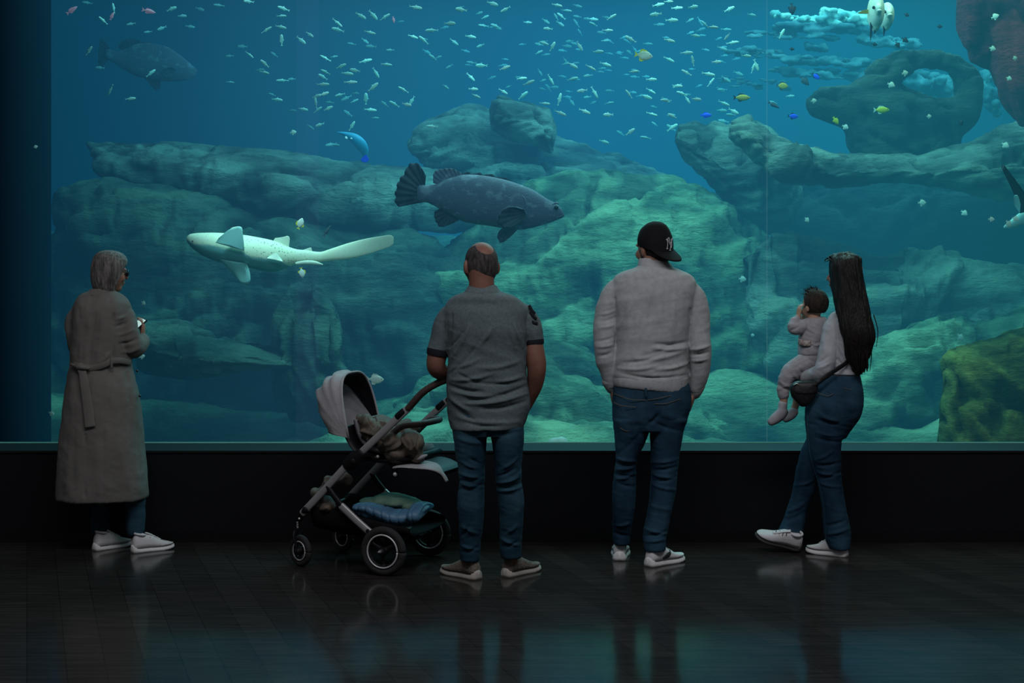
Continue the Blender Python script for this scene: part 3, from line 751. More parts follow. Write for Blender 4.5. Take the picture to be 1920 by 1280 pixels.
coat = union([F.secs([(547, 170, 214, -.01, .06), (551, 160, 222, -.01, .085), (558, 149, 232, 0, .105), (568, 142, 240, 0, .125), (585, 137, 244, 0, .135), (620, 134, 244, 0, .135), (655, 134, 243, 0, .132), (684, 134, 244, 0, .130), (705, 131, 250, 0, .145),
                    (740, 127, 258, 0, .17), (780, 121, 263, 0, .185), (830, 114, 267, 0, .20), (880, 110, 271, 0, .21), (925, 108.5, 274, 0, .215), (932, 109, 274, 0, .215)], n=48),
              F.limb([(163, 583, 0, .054), (142, 600, 0, .056), (143, 635, 0, .052), (149, 652, .05, .05), (180, 655, .18, .045), (215, 648, .23, .042)]),
              F.limb([(220, 584, 0, .056), (232, 600, -.015, .062), (240, 632, -.02, .066), (250, 650, .02, .063), (258, 646, .08, .054), (264, 640, .13, .046)])], .007, 6)
displace(coat, lambda P, N: F.crease(P, N, [
    (206, 560, 204, 670, 3, -.010), (209, 690, 202, 760, 3, -.012), (213, 590, 214, 672, 3, -.02), (160, 815, 160, 930, 3, -.016), (178, 590, 165, 680, 5, -.010), (192, 590, 183, 675, 5, .008), (150, 580, 146, 670, 4, -.008), (168, 600, 160, 670, 4, .007),
    (140, 700, 126, 920, 8, .010), (180, 700, 186, 920, 11, .010), (238, 700, 244, 760, 3, -.012), (222, 720, 226, 920, 10, -.010), (250, 740, 258, 920, 7, .008), (148, 700, 140, 920, 7, -.010), (200, 800, 204, 925, 7, .008),
    (218, 598, 236, 592, 3, .007), (216, 612, 240, 602, 3, -.008), (220, 628, 250, 618, 3, .007), (222, 645, 256, 636, 3, -.008), (226, 660, 262, 652, 4, .007), (190, 680, 206, 660, 3, .008)])
    + wr(P, 3, (6, 6, 1.6), .010) + wr(P, 8, (9, 9, 12), .0035, ang=20))
oc = obj('coat', coat, m_coat, pw, label='long taupe trench coat')
obj('collar', union([F.secs([(541, 172, 214, 0, .062), (546, 166, 217, 0, .075), (552, 160, 221, -.01, .088), (555, 160, 222, -.01, .088)])], .006, 2), m_coat, oc)
belt = ribbon([F.p(133, 680, -.04), F.p(139, 683, -.10), F.p(152, 687, -.142), F.p(172, 690, -.138), F.p(192, 685, -.150), F.p(210, 677, -.140), F.p(228, 676, -.11), F.p(245, 680, -.04)], (0, 0, 1), .034, .010)
ob = obj('belt', belt, m_coat, oc)
obj('belt_tail', displace(mesh(ribbon([F.p(150, 686, -.158), F.p(155, 700, -.166), F.p(160, 730, -.182), F.p(165, 765, -.196), F.p(169, 800, -.21)], (1, 0, 0), [.040, .044, .05, .054, .056], .007, sub=10)), lambda P, N: wr(P, 5, (3, 3, 12), .003)), m_coat, ob)
obj('belt_knot', union([ell(F.p(150, 687, -.160), (.026, .016, .022)), F.limb([(134, 683, -.12, .010), (150, 688, -.165, .014), (166, 690, -.165, .010)])], .005, 2), m_coat, ob)
obj('belt_loop', ribbon([F.p(209, 668, -.145), F.p(209, 679, -.152), F.p(209, 690, -.148)], (1, 0, 0), .014, .006), m_coat, ob)
for px_, py_b in ((257, 695), (262, 742)): obj('button', ell(F.p(px_, py_b, -.04), (.007, .007, .008), 10, 6), m_frame_dark, oc)
jn = union([F.limb([(180, 780, 0, .08), (186, 880, .03, .062), (188, 930, .05, .052), (188, 975, .07, .050), (188, 992, .07, .049)]), F.limb([(222, 780, 0, .08), (246, 880, .0, .064), (254, 930, 0, .056), (254, 975, .0, .052), (254, 992, .005, .051)]),
            F.secs([(740, 160, 235, 0, .1), (800, 160, 240, 0, .1)])], .007, 3)
displace(jn, lambda P, N: wr(P, 6, (4, 4, 16), .005))
obj('jeans', jn, m_jean1, pw)
shoe(pw, (at(178, 0, 8.42)[0], 8.40, 0), math.radians(50), .25, .043, m_shoe_white, m_sole_white)
shoe(pw, (at(249, 0, 8.36)[0], 8.34, 0), math.radians(38), .25, .043, m_shoe_white, m_sole_white)
# phone held in the hand
m_phone = pbr('phone_case', (.02, .02, .022, 1), .3)
m_screen = pbr('phone_screen', (.1, .12, .12, 1), .2, emit=((.55, .85, .8, 1), .75))
Mp = rotz(math.radians(-28)) @ rotx(math.radians(-46)) @ roty(math.radians(20))
pc = F.p(258.5, 609, .15)
ph = obj('phone', xf(box(-.030, .030, -.0045, .0045, -.050, .050), Mp, pc), m_phone, loc=pc, smooth=False, label='lit phone held by the grey-haired person in the trench coat', cat='phone')
obj('screen', xf(box(-.027, .027, -.0052, -.0045, -.046, .046), Mp, pc), m_screen, ph, smooth=False, label='bright pale screen')

# ============================ balding man in the grey polo
F = Fig(7.62); c1 = F.p(901, 499, .02)
hp, HM = head_parts(c1, math.radians(112), 1.06)
body = union(hp + [F.limb([(903, 505, -.02, .066), (903, 535, -.02, .066), (905, 562, 0, .09)]),
    F.secs([(552, 872, 940, 0, .085), (575, 850, 965, 0, .11), (640, 855, 975, 0, .125), (720, 855, 972, .02, .13), (780, 858, 970, 0, .12), (798, 862, 965, 0, .10)]),
    F.limb([(862, 604, 0, .044), (832, 632, 0, .048), (820, 665, 0, .050), (818, 688, .01, .048), (830, 698, .06, .044), (844, 704, .13, .034), (851, 707, .20, .026)]),
    F.limb([(968, 604, 0, .044), (996, 632, 0, .046), (1003, 665, -.01, .052), (1006, 690, -.01, .050), (1003, 720, .02, .042), (994, 745, .05, .033), (985, 765, .07, .027)]),
    F.limb([(885, 810, 0, .072), (882, 900, 0, .042), (880, 960, 0, .040), (880, 1040, .05, .032), (880, 1056, .05, .028)]),
    F.limb([(947, 810, 0, .072), (953, 900, .01, .042), (958, 960, .02, .040), (960, 1040, .09, .032), (960, 1050, .09, .028)])]
    + hand(F.p(852, 706, .20), (.15, .9, .1), (-.2, .1, -1), side=1, curl=1.0, s=1.05) + hand(F.p(985, 765, .07), (-.3, .25, -1), (-1, .1, 0), side=-1, curl=.35, s=1.05), .006, 3)
pm = obj('person', body, m_skin2, loc=(F.p(918, 1060)[0], F.Y, 0), label='balding man in a dark grey polo shirt and blue jeans, one hand on the pushchair', cat='person')
eyes(c1, HM, pm)
bd = np.array((0, -.50, .87)); bd = bd / np.linalg.norm(bd)
def bald(D):
    k = np.ones(len(D)); dt = D @ bd
    front = D @ (np.array((0, .25, .97)) / np.linalg.norm((0, .25, .97)))
    hide = np.maximum(np.clip((dt - math.cos(math.radians(31))) * 9 + .5, 0, 1), np.clip((front - math.cos(math.radians(40))) * 9 + .5, 0, 1))
    face = np.clip((D[:, 1] - .30 - .25 * np.clip(D[:, 2], 0, 1)) * 8, 0, 1); nape = np.clip((-.90 - D[:, 2]) * 8, 0, 1)
    return 1.02 - .10 * np.maximum.reduce([hide, face, nape])
obj('hair', scalp(c1, HM, (.077, .098, .108), bald, seed=7, cc=(0, -.012, .012)), m_hair_short, pm, label='cropped greying hair round a bald crown')
polo = union([F.secs([(545, 876, 934, -.01, .065), (549, 868, 943, -.01, .09), (553, 856, 956, -.01, .105), (559, 846, 970, -.01, .115), (569, 838, 982, 0, .125), (585, 832, 990, 0, .14), (620, 836, 990, 0, .15), (655, 840, 988, 0, .138), (690, 840, 986, 0, .138), (725, 838, 989, .0, .138), (757, 839, 994, .0, .138), (780, 841, 988, 0, .138), (797, 845, 981, 0, .15), (803, 848, 976, 0, .148)], n=48),
    F.limb([(876, 592, 0, .056), (851, 590, 0, .061), (837, 606, 0, .062), (829, 630, 0, .058), (823, 650, .0, .054), (821, 660, 0, .053)], ends='flat'),
    F.limb([(946, 590, 0, .056), (972, 588, 0, .060), (986, 598, 0, .060), (996, 617, 0, .055), (1000, 634, 0, .050), (1001, 641, 0, .049)], ends='flat')], .0065, 6)
displace(polo, lambda P, N: F.crease(P, N, [
    (880, 612, 850, 670, 4, .012), (900, 640, 845, 700, 4, -.010), (925, 612, 895, 650, 5, .008), (848, 590, 844, 650, 3, -.016), (838, 600, 836, 640, 3, .008), (990, 585, 986, 650, 3, -.014), (965, 610, 978, 650, 4, .008), (955, 630, 972, 680, 4, -.008),
    (960, 600, 975, 640, 4, .006), (845, 712, 925, 700, 4, .010), (842, 722, 905, 734, 4, -.012), (850, 733, 940, 742, 4, .010), (880, 748, 985, 724, 4, -.012), (870, 756, 985, 738, 4, .011), (900, 766, 985, 752, 4, -.010),
    (845, 745, 880, 770, 4, .009), (850, 760, 895, 790, 4, -.009), (900, 690, 975, 676, 5, .007), (850, 690, 900, 672, 4, .007), (930, 716, 980, 704, 4, .008), (860, 700, 900, 716, 3, -.008), (850, 780, 975, 790, 5, .007), (870, 790, 940, 798, 3, -.006), (880, 715, 985, 712, 3, -.006), (845, 650, 870, 620, 3, -.007)])
    + wr(P, 13, (6, 6, 12), .006, ang=22))
op = obj('polo_shirt', polo, m_polo, pm, label='dark grey polo shirt')
obj('collar', union([F.secs([(534, 879, 931, -.005, .068), (540, 875, 934, -.008, .078), (548, 870, 940, -.012, .093), (551, 871, 940, -.012, .093)], n=40)], .005, 2), m_polo, op, label='folded collar with a dark lower edge')
obj('collar_edge', tube([F.p(870, 549, -.02), F.p(885, 551, -.085), F.p(905, 551.5, -.108), F.p(925, 551, -.085), F.p(941, 549, -.02)], .0035, n=8, sub=5), m_black_rib, op)
for L in ([(822, 654, 0, .0575), (821, 660, 0, .0575), (820, 666, 0, .055)], [(1000, 636, 0, .054), (1000.5, 641, 0, .054), (1001, 646, 0, .052)]):
    obj('sleeve_cuff', F.limb(L, ends='flat', n=32), m_black_rib, op, label='black ribbed sleeve cuff')
obj('sleeve_print', join(*[ribbon([F.p(a, b, -.050), F.p((a + c) / 2, (b + d) / 2 + 2, -.052), F.p(c, d, -.046)], (0, 0, 1), .016, .006) for a, b, c, d in ((992, 572, 1003, 588), (994, 584, 1006, 598), (994, 600, 1008, 606))]), m_black_rib, op, label='dark print on the right sleeve')
jn = union([F.secs([(770, 850, 976, 0, .13), (800, 849, 982, 0, .135), (815, 850, 981, 0, .12)]),
    F.secs([(800, 848, 915, 0, .12), (831, 852, 912, 0, .115), (869, 858, 909, 0, .095), (897, 861, 908, -.005, .085), (915, 860, 907, 0, .078), (945, 858, 907, 0, .08), (979, 861, 905, .01, .073), (1010, 862, 901, .03, .066), (1036, 862, 900, .042, .066), (1050, 864, 899, .045, .066)]),
    F.secs([(800, 917, 982, 0, .12), (828, 922, 982, 0, .115), (869, 928, 978, 0, .095), (897, 930, 977, .005, .085), (915, 932, 979, .01, .078), (945, 936, 982, .02, .08), (979, 938, 980, .04, .073), (1005, 938, 978, .06, .066), (1030, 938, 977, .075, .066), (1045, 939, 977, .08, .066)])], .0065, 2)
displace(jn, lambda P, N: F.crease(P, N, [
    (865, 888, 905, 896, 3, .010), (862, 900, 906, 893, 3, -.010), (866, 906, 903, 912, 3, .009), (862, 916, 905, 908, 3, -.009), (868, 868, 898, 878, 3, .007), (880, 858, 900, 868, 3, -.006),
    (932, 905, 975, 893, 3, .010), (930, 912, 976, 906, 3, -.010), (934, 920, 976, 912, 3, .009), (935, 892, 965, 878, 3, -.008), (940, 880, 970, 858, 3, .008), (955, 900, 976, 885, 3, .006),
    (866, 985, 895, 1000, 4, .007), (865, 1005, 880, 985, 3, -.008), (865, 1022, 895, 1030, 3, .009), (868, 1034, 895, 1026, 3, -.008), (942, 1010, 972, 1022, 3, .009), (940, 1024, 972, 1014, 3, -.008), (950, 1000, 968, 985, 4, .006),
    (860, 822, 905, 830, 5, .006), (925, 815, 978, 806, 5, -.006), (918, 806, 915, 840, 4, -.010)]) + wr(P, 14, (5, 5, 12), .003) + wr(P, 77, (13, 13, 34), .0022, ang=12))
obj('jeans', jn, m_jean1, pm)
shoe(pm, (at(897, 0, 7.62)[0], 7.62, 0), math.radians(132), .285, .05, m_shoe_taupe, m_sole_cream, laces=False, chunky=.034, label='taupe knit slip-on shoe with a cream sole')
shoe(pm, (at(946, 0, 7.68)[0], 7.68, 0), math.radians(52), .285, .05, m_shoe_taupe, m_sole_cream, laces=False, chunky=.034, label='taupe knit slip-on shoe with a cream sole')

# ============================ man in the backwards cap
F = Fig(8.07); c2 = F.p(1224, 466, .02)
hp, HM = head_parts(c2, math.radians(128), 1.05)
body = union(hp + [F.limb([(1226, 475, -.01, .062), (1228, 500, -.01, .066), (1228, 520, 0, .09)]),
    F.secs([(514, 1190, 1262, 0, .08), (540, 1160, 1290, 0, .11), (600, 1165, 1280, 0, .12), (680, 1160, 1276, .0, .125), (740, 1160, 1284, 0, .12), (790, 1162, 1284, 0, .11)]),
    F.limb([(1172, 568, 0, .044), (1140, 604, 0, .046), (1136, 650, -.02, .042), (1142, 690, .0, .034), (1149, 728, .02, .026)]),
    F.limb([(1280, 570, 0, .044), (1306, 604, 0, .046), (1310, 655, -.02, .042), (1307, 700, .0, .034), (1299, 738, .03, .026)]),
    F.limb([(1184, 790, 0, .072), (1174, 870, 0, .036), (1170, 930, .02, .036), (1165, 1000, .08, .036), (1163, 1025, .10, .034)]),
    F.limb([(1252, 790, 0, .072), (1246, 870, -.02, .044), (1240, 930, -.045, .04), (1228, 1010, -.07, .036), (1225, 1035, -.08, .034)])]
    + hand(F.p(1149, 728, .02), (.12, .15, -1), (1, .1, 0), side=1, curl=.3, s=1.05) + hand(F.p(1299, 738, .03), (-.25, .15, -1), (-1, .1, 0), side=-1, curl=.3, s=1.05), .006, 3)
pc_ = obj('person', body, m_skin, loc=(F.p(1210, 1050)[0], F.Y, 0), label='man in a backwards black cap and light grey sweater with hands in pockets', cat='person')
eyes(c2, HM, pc_)
def crop(D):
    face = np.clip((D[:, 1] - .30 - .3 * np.clip(D[:, 2], 0, 1)) * 8, 0, 1); nape = np.clip((-.92 - D[:, 2]) * 8, 0, 1)
    return 1.03 - .1 * np.maximum(face, nape) - .16 * np.clip(D[:, 2] * 4 + .9, 0, 1)
obj('hair', scalp(c2, HM, (.079, .100, .112), crop, seed=9, cc=(0, -.014, .010)), m_hair_dark, pc_)
capc = np.array(F.p(1227, 459, .02)) + np.array((.004, -.012, 0)); cr = (.0985, .107, .128)
rings = []
for i in range(26):
    t = i / 25; el = PI / 2 * (1 - t) * .995; zz = math.sin(el) if t < 1 else 0
    rr = math.cos(el) ** .85; rings.append([tuple(capc + np.array((cr[0] * rr * math.cos(a), cr[1] * rr * math.sin(a), cr[2] * zz - .0 - (.030 * (math.cos(a - math.radians(-60))) * max(0, t - .4) / .6)))) for a in np.linspace(0, 2 * PI, 49)[:-1]])
for dz, k in ((.006, 1.0), (.014, .995), (.014, .93)):
    rings.append([tuple(capc + np.array((cr[0] * k * math.cos(a), cr[1] * k * math.sin(a), -dz - .030 * math.cos(a - math.radians(-60))))) for a in np.linspace(0, 2 * PI, 49)[:-1]])
cap_me = mesh(loft(rings))
displace(cap_me, lambda P, N: -.004 * np.exp(-((np.abs(np.sin(3 * (np.arctan2(P[:, 1] - capc[1], P[:, 0] - capc[0]) + .5)))) / .035) ** 2) * (P[:, 2] > capc[2]) + wr(P, 4, (8, 8, 8), .002))
oc_ = obj('cap', cap_me, m_cap, pc_, label='black baseball cap worn backwards')
by = math.radians(-50); V = []; nu, nv = 25, 10
for side_, th in ((0, .0), (1, -.006)):
    for j in range(nv):
        v_ = j / (nv - 1)
        for i in range(nu):
            u_ = -1 + 2 * i / (nu - 1); a = by + u_ * math.radians(62)
            base = capc + np.array((cr[0] * .97 * math.cos(a), cr[1] * .97 * math.sin(a), -.006 - .030 * math.cos(a + PI / 3)))
            out = np.array((math.cos(by), math.sin(by), 0)) * v_ * .072 * math.sqrt(max(0, 1 - abs(u_) ** 2.6)) ; q = base + out
            q[2] -= v_ * .050 * math.sqrt(max(0, 1 - abs(u_) ** 2.6)) - th
            V.append(tuple(q))
nn = nu * nv; Fb = []
for j in range(nv - 1):
    for i in range(nu - 1):
        a = j * nu + i; Fb += [(a, a + 1, a + 1 + nu, a + nu), (nn + a + nu, nn + a + 1 + nu, nn + a + 1, nn + a)]
for i in range(nu - 1):
    a = (nv - 1) * nu + i; Fb.append((a, a + 1, nn + a + 1, nn + a)); Fb.append((i + 1, i, nn + i, nn + i + 1))
for j in range(nv - 1):
    a = j * nu; Fb.append((a, a + nu, nn + a + nu, nn + a)); a += nu - 1; Fb.append((a + nu, a, nn + a, nn + a + nu))
obj('brim', (V, Fb), m_cap, oc_)
def oncap(px, py):
    x, _, z = F.p(px, py); dx, dz = (x - capc[0]) / cr[0], (z - capc[2]) / cr[2]
    q = max(.02, 1 - dx * dx - dz * dz); return (x, capc[1] - cr[1] * math.sqrt(q) - .002, z)
st = [[(1247.5, 449), (1249, 457), (1248, 466)], [(1249, 450), (1253, 457), (1257, 465)], [(1257, 450), (1257.5, 457), (1257, 464)],
      [(1251.5, 447), (1253.5, 453), (1255, 457)], [(1259.5, 448), (1257, 453), (1255, 457)], [(1255, 457), (1255, 463), (1254, 469)], [(1252.5, 469), (1254, 469.6), (1256, 469)], [(1246, 449.5), (1248, 448.4), (1249.5, 449.4)], [(1246.6, 466), (1248, 467), (1249.6, 466)], [(1255.6, 449.6), (1257, 449), (1258.6, 450)], [(1249.8, 447), (1251.5, 446), (1253, 446.8)], [(1258, 447.4), (1259.6, 446.8), (1260.8, 448)]]
obj('emblem', join(*[tube([oncap(*q) for q in L], .0018, n=8, sub=3) for L in st]), m_white_thread, oc_, label='white interlocking NY emblem')
sw = union([F.secs([(496, 1200, 1256, -.005, .072), (503, 1190, 1268, -.005, .092), (511, 1166, 1284, -.005, .11), (521, 1152, 1300, 0, .125), (540, 1146, 1306, 0, .14), (570, 1146, 1300, 0, .145), (605, 1152, 1293, 0, .145), (640, 1154, 1290, 0, .145), (675, 1150, 1289, 0, .145), (700, 1147, 1290, 0, .148), (708, 1149, 1290, 0, .145), (722, 1150, 1288, 0, .142)], n=48),
    F.limb([(1186, 548, 0, .058), (1163, 543, 0, .063), (1149, 557, 0, .067), (1137, 595, 0, .066), (1134, 640, -.02, .058), (1136, 670, -.015, .056), (1143, 700, .0, .050), (1147, 718, .01, .042)]),
    F.limb([(1264, 550, 0, .058), (1287, 546, 0, .062), (1301, 561, 0, .065), (1308, 600, 0, .066), (1312, 640, -.02, .058), (1313, 665, -.02, .056), (1311, 700, .0, .053), (1305, 726, .02, .044)])], .0065, 7)
displace(sw, lambda P, N: F.crease(P, N, [
    (1153, 560, 1154, 650, 3, -.016), (1293, 580, 1291, 690, 3, -.014), (1230, 645, 1290, 640, 4, -.012), (1225, 652, 1290, 650, 4, .010), (1160, 690, 1230, 686, 4, .008), (1170, 680, 1240, 664, 4, -.009), (1195, 674, 1285, 656, 5, .008),
    (1230, 692, 1290, 680, 4, .009), (1165, 700, 1285, 703, 3, -.008), (1200, 668, 1270, 640, 4, -.006), (1222, 560, 1218, 610, 8, -.008), (1262, 560, 1262, 620, 7, .007), (1180, 560, 1178, 620, 7, .006), (1240, 530, 1236, 600, 7, .006),
    (1120, 650, 1150, 645, 3, .007), (1118, 640, 1150, 632, 3, -.006), (1122, 668, 1148, 660, 3, -.006), (1296, 655, 1328, 648, 3, .010), (1296, 664, 1328, 660, 3, -.009), (1298, 676, 1325, 672, 3, .007), (1125, 590, 1152, 582, 3, .005), (1124, 602, 1152, 596, 3, -.005), (1124, 614, 1152, 608, 3, .005), (1155, 620, 1185, 570, 4, .005), (1200, 590, 1160, 680, 5, .005)])
    + wr(P, 23, (5, 5, 10), .006, ang=-12))
os_ = obj('sweater', sw, m_sweater, pc_, label='light grey quarter-zip sweater')
obj('collar', displace(union([F.secs([(484, 1199, 1243, 0, .066), (490, 1197, 1252, 0, .074), (498, 1196, 1260, -.004, .084), (503, 1195, 1263, -.004, .088)], n=40)], .005, 2), lambda P, N: wr(P, 2, (20, 20, 3), .002)), m_sweater, os_)
obj('hem', displace(union([F.secs([(705, 1149, 1291, 0, .146), (712, 1148, 1290, 0, .149), (722, 1149, 1289, 0, .147, -3), (729, 1151, 1287, 0, .140, -6)], n=48)], .006, 2), lambda P, N: wr(P, 2, (60, 60, 2), .0015)), m_sweater, os_)
for L in ([(1143, 714, .01, .043), (1146, 722, .015, .038), (1148, 727, .02, .034)], [(1307, 722, .02, .045), (1304, 731, .025, .040), (1302, 736, .03, .036)]):
    obj('sleeve_cuff', F.limb(L), m_sweater, os_)
jn = union([F.secs([(712, 1153, 1286, 0, .13), (730, 1150, 1294, 0, .135), (760, 1149, 1295, 0, .14, ), (780, 1149, 1289, 0, .135), (805, 1151, 1282, 0, .12)]),
    F.secs([(785, 1149, 1220, 0, .125), (805, 1152, 1217, 0, .12), (832, 1154, 1207, 0, .10), (861, 1156, 1193, 0, .09), (880, 1153, 1192, .005, .082), (917, 1149, 1191, .02, .078), (945, 1149, 1190, .03, .075), (973, 1149, 1186, .05, .068), (1000, 1149, 1182, .07, .062), (1019, 1151, 1180, .08, .062)]),
    F.secs([(785, 1217, 1287, 0, .125), (805, 1219, 1281, 0, .12), (832, 1220, 1276, -.01, .105), (861, 1221, 1272, -.02, .095), (890, 1222, 1269, -.03, .086), (917, 1220, 1267, -.04, .080), (945, 1217, 1261, -.05, .078), (973, 1212, 1255, -.06, .072), (1000, 1206, 1250, -.07, .066), (1012, 1206, 1248, -.07, .066), (1030, 1208, 1247, -.07, .064)])], .0065, 2)
displace(jn, lambda P, N: F.crease(P, N, [
    (1156, 858, 1190, 864, 3, .010), (1155, 868, 1192, 872, 3, -.009), (1154, 880, 1190, 874, 3, .009), (1153, 888, 1190, 892, 3, -.009), (1155, 898, 1190, 888, 3, .008), (1158, 905, 1188, 912, 3, -.006),
    (1222, 866, 1270, 860, 3, .008), (1222, 880, 1268, 874, 3, -.009), (1223, 888, 1268, 896, 3, .009), (1224, 900, 1268, 894, 3, -.008), (1225, 908, 1266, 918, 3, .008), (1155, 985, 1180, 980, 3, .008), (1152, 998, 1180, 1004, 3, -.007),
    (1208, 990, 1250, 1000, 3, .008), (1208, 1004, 1248, 996, 3, -.008), (1210, 1014, 1246, 1010, 3, .007), (1217, 945, 1255, 955, 4, .005), (1208, 740, 1217, 800, 3, -.008), (1216, 795, 1236, 775, 4, -.010), (1225, 790, 1280, 808, 4, -.006), (1236, 772, 1290, 790, 9, .008), (1165, 780, 1210, 790, 9, .006), (1160, 850, 1205, 805, 4, -.006)]) + wr(P, 24, (5, 5, 12), .003) + wr(P, 77, (13, 13, 34), .0022, ang=12))
oj = obj('jeans', jn, m_jean2, pc_)
def seam(F, L, dy): return tube([F.p(px, py, d) for (px, py), d in zip(L, dy)], .0016, n=6, sub=4)
for sm in (seam(F, [(1151, 754), (1165, 760), (1192, 763)], (-.08, -.128, -.143)), seam(F, [(1163, 802), (1175, 808), (1192, 802)], (-.105, -.118, -.124)), seam(F, [(1227, 757), (1250, 756), (1275, 748)], (-.146, -.146, -.12)), seam(F, [(1152, 738), (1180, 748), (1210, 750)], (-.06, -.137, -.142)), seam(F, [(1215, 750), (1250, 743), (1290, 732)], (-.143, -.143, -.06))): obj('stitching', sm, m_thread, oj)
obj('belt_loop', ribbon([F.p(1211, 727, -.146), F.p(1211, 736, -.148), F.p(1212, 744, -.146)], (1, 0, 0), .012, .006), m_jean2, oj)
sa = shoe(pc_, (at(1161, 0, 8.13)[0], 8.11, 0), math.radians(84), .285, .052, m_shoe_white, m_sole_white, m_shoe_acc, chunky=.036, label='white trainer with a dark collar')
sb = shoe(pc_, (at(1214, 0, 7.96)[0], 7.95, 0), math.radians(44), .285, .052, m_shoe_white, m_sole_white, m_shoe_acc, chunky=.036, label='white trainer with a dark side stripe')
hb = np.array((at(1214, 0, 7.96)[0], 7.95, 0)); Ms = rotz(math.radians(44))
obj('side_stripe', xf(tube([(.085, -.039, .040), (.115, -.039, .050), (.14, -.033, .062), (.152, -.022, .074)], [(.004, .008), (.004, .013), (.004, .012), (.003, .004)], n=10, up=(1, 0, 0)), Ms, hb), m_shoe_acc, sb)

# ============================ long-haired woman carrying the baby
F = Fig(8.26); c3 = F.p(1584, 515, .01)
hp, HM = head_parts(c3, math.radians(140), .96); HMw = HM
body = union(hp + [F.limb([(1586, 520, 0, .048), (1588, 560, 0, .048), (1590, 590, 0, .06)]),
    F.secs([(592, 1570, 1608, 0, .07), (605, 1566, 1614, 0, .085), (650, 1567, 1612, 0, .09), (695, 1566, 1608, 0, .085), (705, 1556, 1609, 0, .09), (745, 1530, 1608, 0, .11), (790, 1525, 1598, 0, .10), (815, 1525, 1585, 0, .08)]),
    F.limb([(1566, 604, 0, .038), (1558, 650, -.02, .036), (1546, 694, -.03, .034), (1522, 703, .05, .028), (1498, 709, .13, .022)]),
    F.limb([(1608, 604, .02, .038), (1618, 650, .06, .034), (1600, 690, .16, .030), (1560, 690, .26, .026), (1535, 686, .28, .022)]),
    F.limb([(1552, 790, -.02, .07), (1552, 870, -.02, .042), (1562, 940, -.02, .038), (1572, 1010, .0, .034), (1577, 1026, .0, .032)]),
    F.limb([(1560, 790, .06, .065), (1525, 870, .10, .042), (1500, 940, .12, .036), (1482, 995, .14, .034), (1484, 1010, .14, .032)])]
    + hand(F.p(1498, 709, .13), (-.5, .8, .1), (0, .2, 1), side=1, curl=.4, s=.9) + hand(F.p(1535, 686, .28), (-.9, -.1, .1), (0, -1, .1), side=-1, curl=.3, s=.9), .0055, 3)
py_ = obj('person', body, m_skin, loc=(F.p(1560, 1040)[0], F.Y, 0), label='woman with very long dark hair and blue jeans carrying a baby on her hip', cat='person')
eyes(c3, HM, py_)
hair = mesh(F.secs([(472.5, 1582, 1590, .005, .015), (473.5, 1576, 1596, .005, .04), (476, 1568, 1603, .005, .065), (480, 1561.5, 1609, .003, .088), (487, 1557, 1613.5, .0, .106), (503, 1555, 1617, -.005, .113), (530, 1557, 1621, -.02, .108), (555, 1561, 1626, -.045, .095), (580, 1565, 1632, -.075, .08), (610, 1573, 1639, -.11, .065), (640, 1580, 1641, -.12, .058), (665, 1585, 1633, -.115, .052), (685, 1592, 1624, -.11, .042), (698, 1600, 1618, -.105, .03), (706, 1606, 1612, -.10, .015)], n=110, e=2.1))
displace(hair, lambda P, N: .011 * fbm(np.stack([P[:, 0] * 36 + P[:, 2] * 3, P[:, 1] * 36, P[:, 2] * 1.2], 1), 4, 6, .6, True) + .004 * vnoise(P * 9, 3))
oh = obj('hair', hair, m_hair_dark, py_, label='very long straight dark brown hair')
rnd = random.Random(3); stt = []
for k in range(26):
    a = rnd.random(); x1 = 1598 + a * 26; e0 = 1602 + a * 24 + rnd.uniform(-3, 3)
    stt.append(F.limb([(x1 - 2, 640 + rnd.uniform(-10, 10), -.165 + .02 * abs(a - .5), .004), (x1 + 3, 668, -.160, .004), (e0, 690 + rnd.uniform(-6, 6), -.145, .003), (e0 - 2, 700 + rnd.uniform(-10, 10) - 10 * a, -.135, .0012)], n=6, sub=3))
for (L) in ([(1638, 590, -.12, .003), (1646, 620, -.13, .0025), (1643, 650, -.12, .0012)], [(1632, 640, -.13, .004), (1634, 665, -.13, .003), (1631, 695, -.12, .0012)], [(1628, 655, -.13, .004), (1625, 680, -.13, .003), (1621, 698, -.12, .0012)]):
    stt.append(F.limb(L, n=6, sub=4))
obj('loose_strands', join(*stt), m_hair_dark, oh)
top = union([F.secs([(589, 1569, 1607, 0, .065), (595, 1562, 1614, 0, .082), (606, 1559, 1617, 0, .092), (640, 1560, 1617, 0, .098), (670, 1562, 1613, 0, .095), (692, 1562, 1611, 0, .093), (701, 1558, 1611, 0, .096)], n=40),
    F.limb([(1569, 600, 0, .048), (1561, 618, -.01, .054), (1556, 645, -.02, .053), (1550, 672, -.03, .052), (1542, 696, -.025, .048), (1524, 703, .04, .038), (1505, 708, .11, .031)]),
    F.limb([(1606, 600, .02, .046), (1618, 650, .06, .042), (1600, 690, .16, .038), (1562, 690, .25, .032)])], .006, 2)
displace(top, lambda P, N: F.crease(P, N, [(1568, 596, 1572, 640, 3, -.010), (1535, 690, 1555, 680, 3, .006), (1533, 680, 1552, 668, 3, -.005), (1575, 650, 1600, 690, 4, .006), (1568, 670, 1595, 698, 4, -.006), (1545, 630, 1548, 670, 5, .004)]) + wr(P, 33, (7, 7, 14), .005, ang=30))
obj('long_sleeved_top', top, m_top, py_)
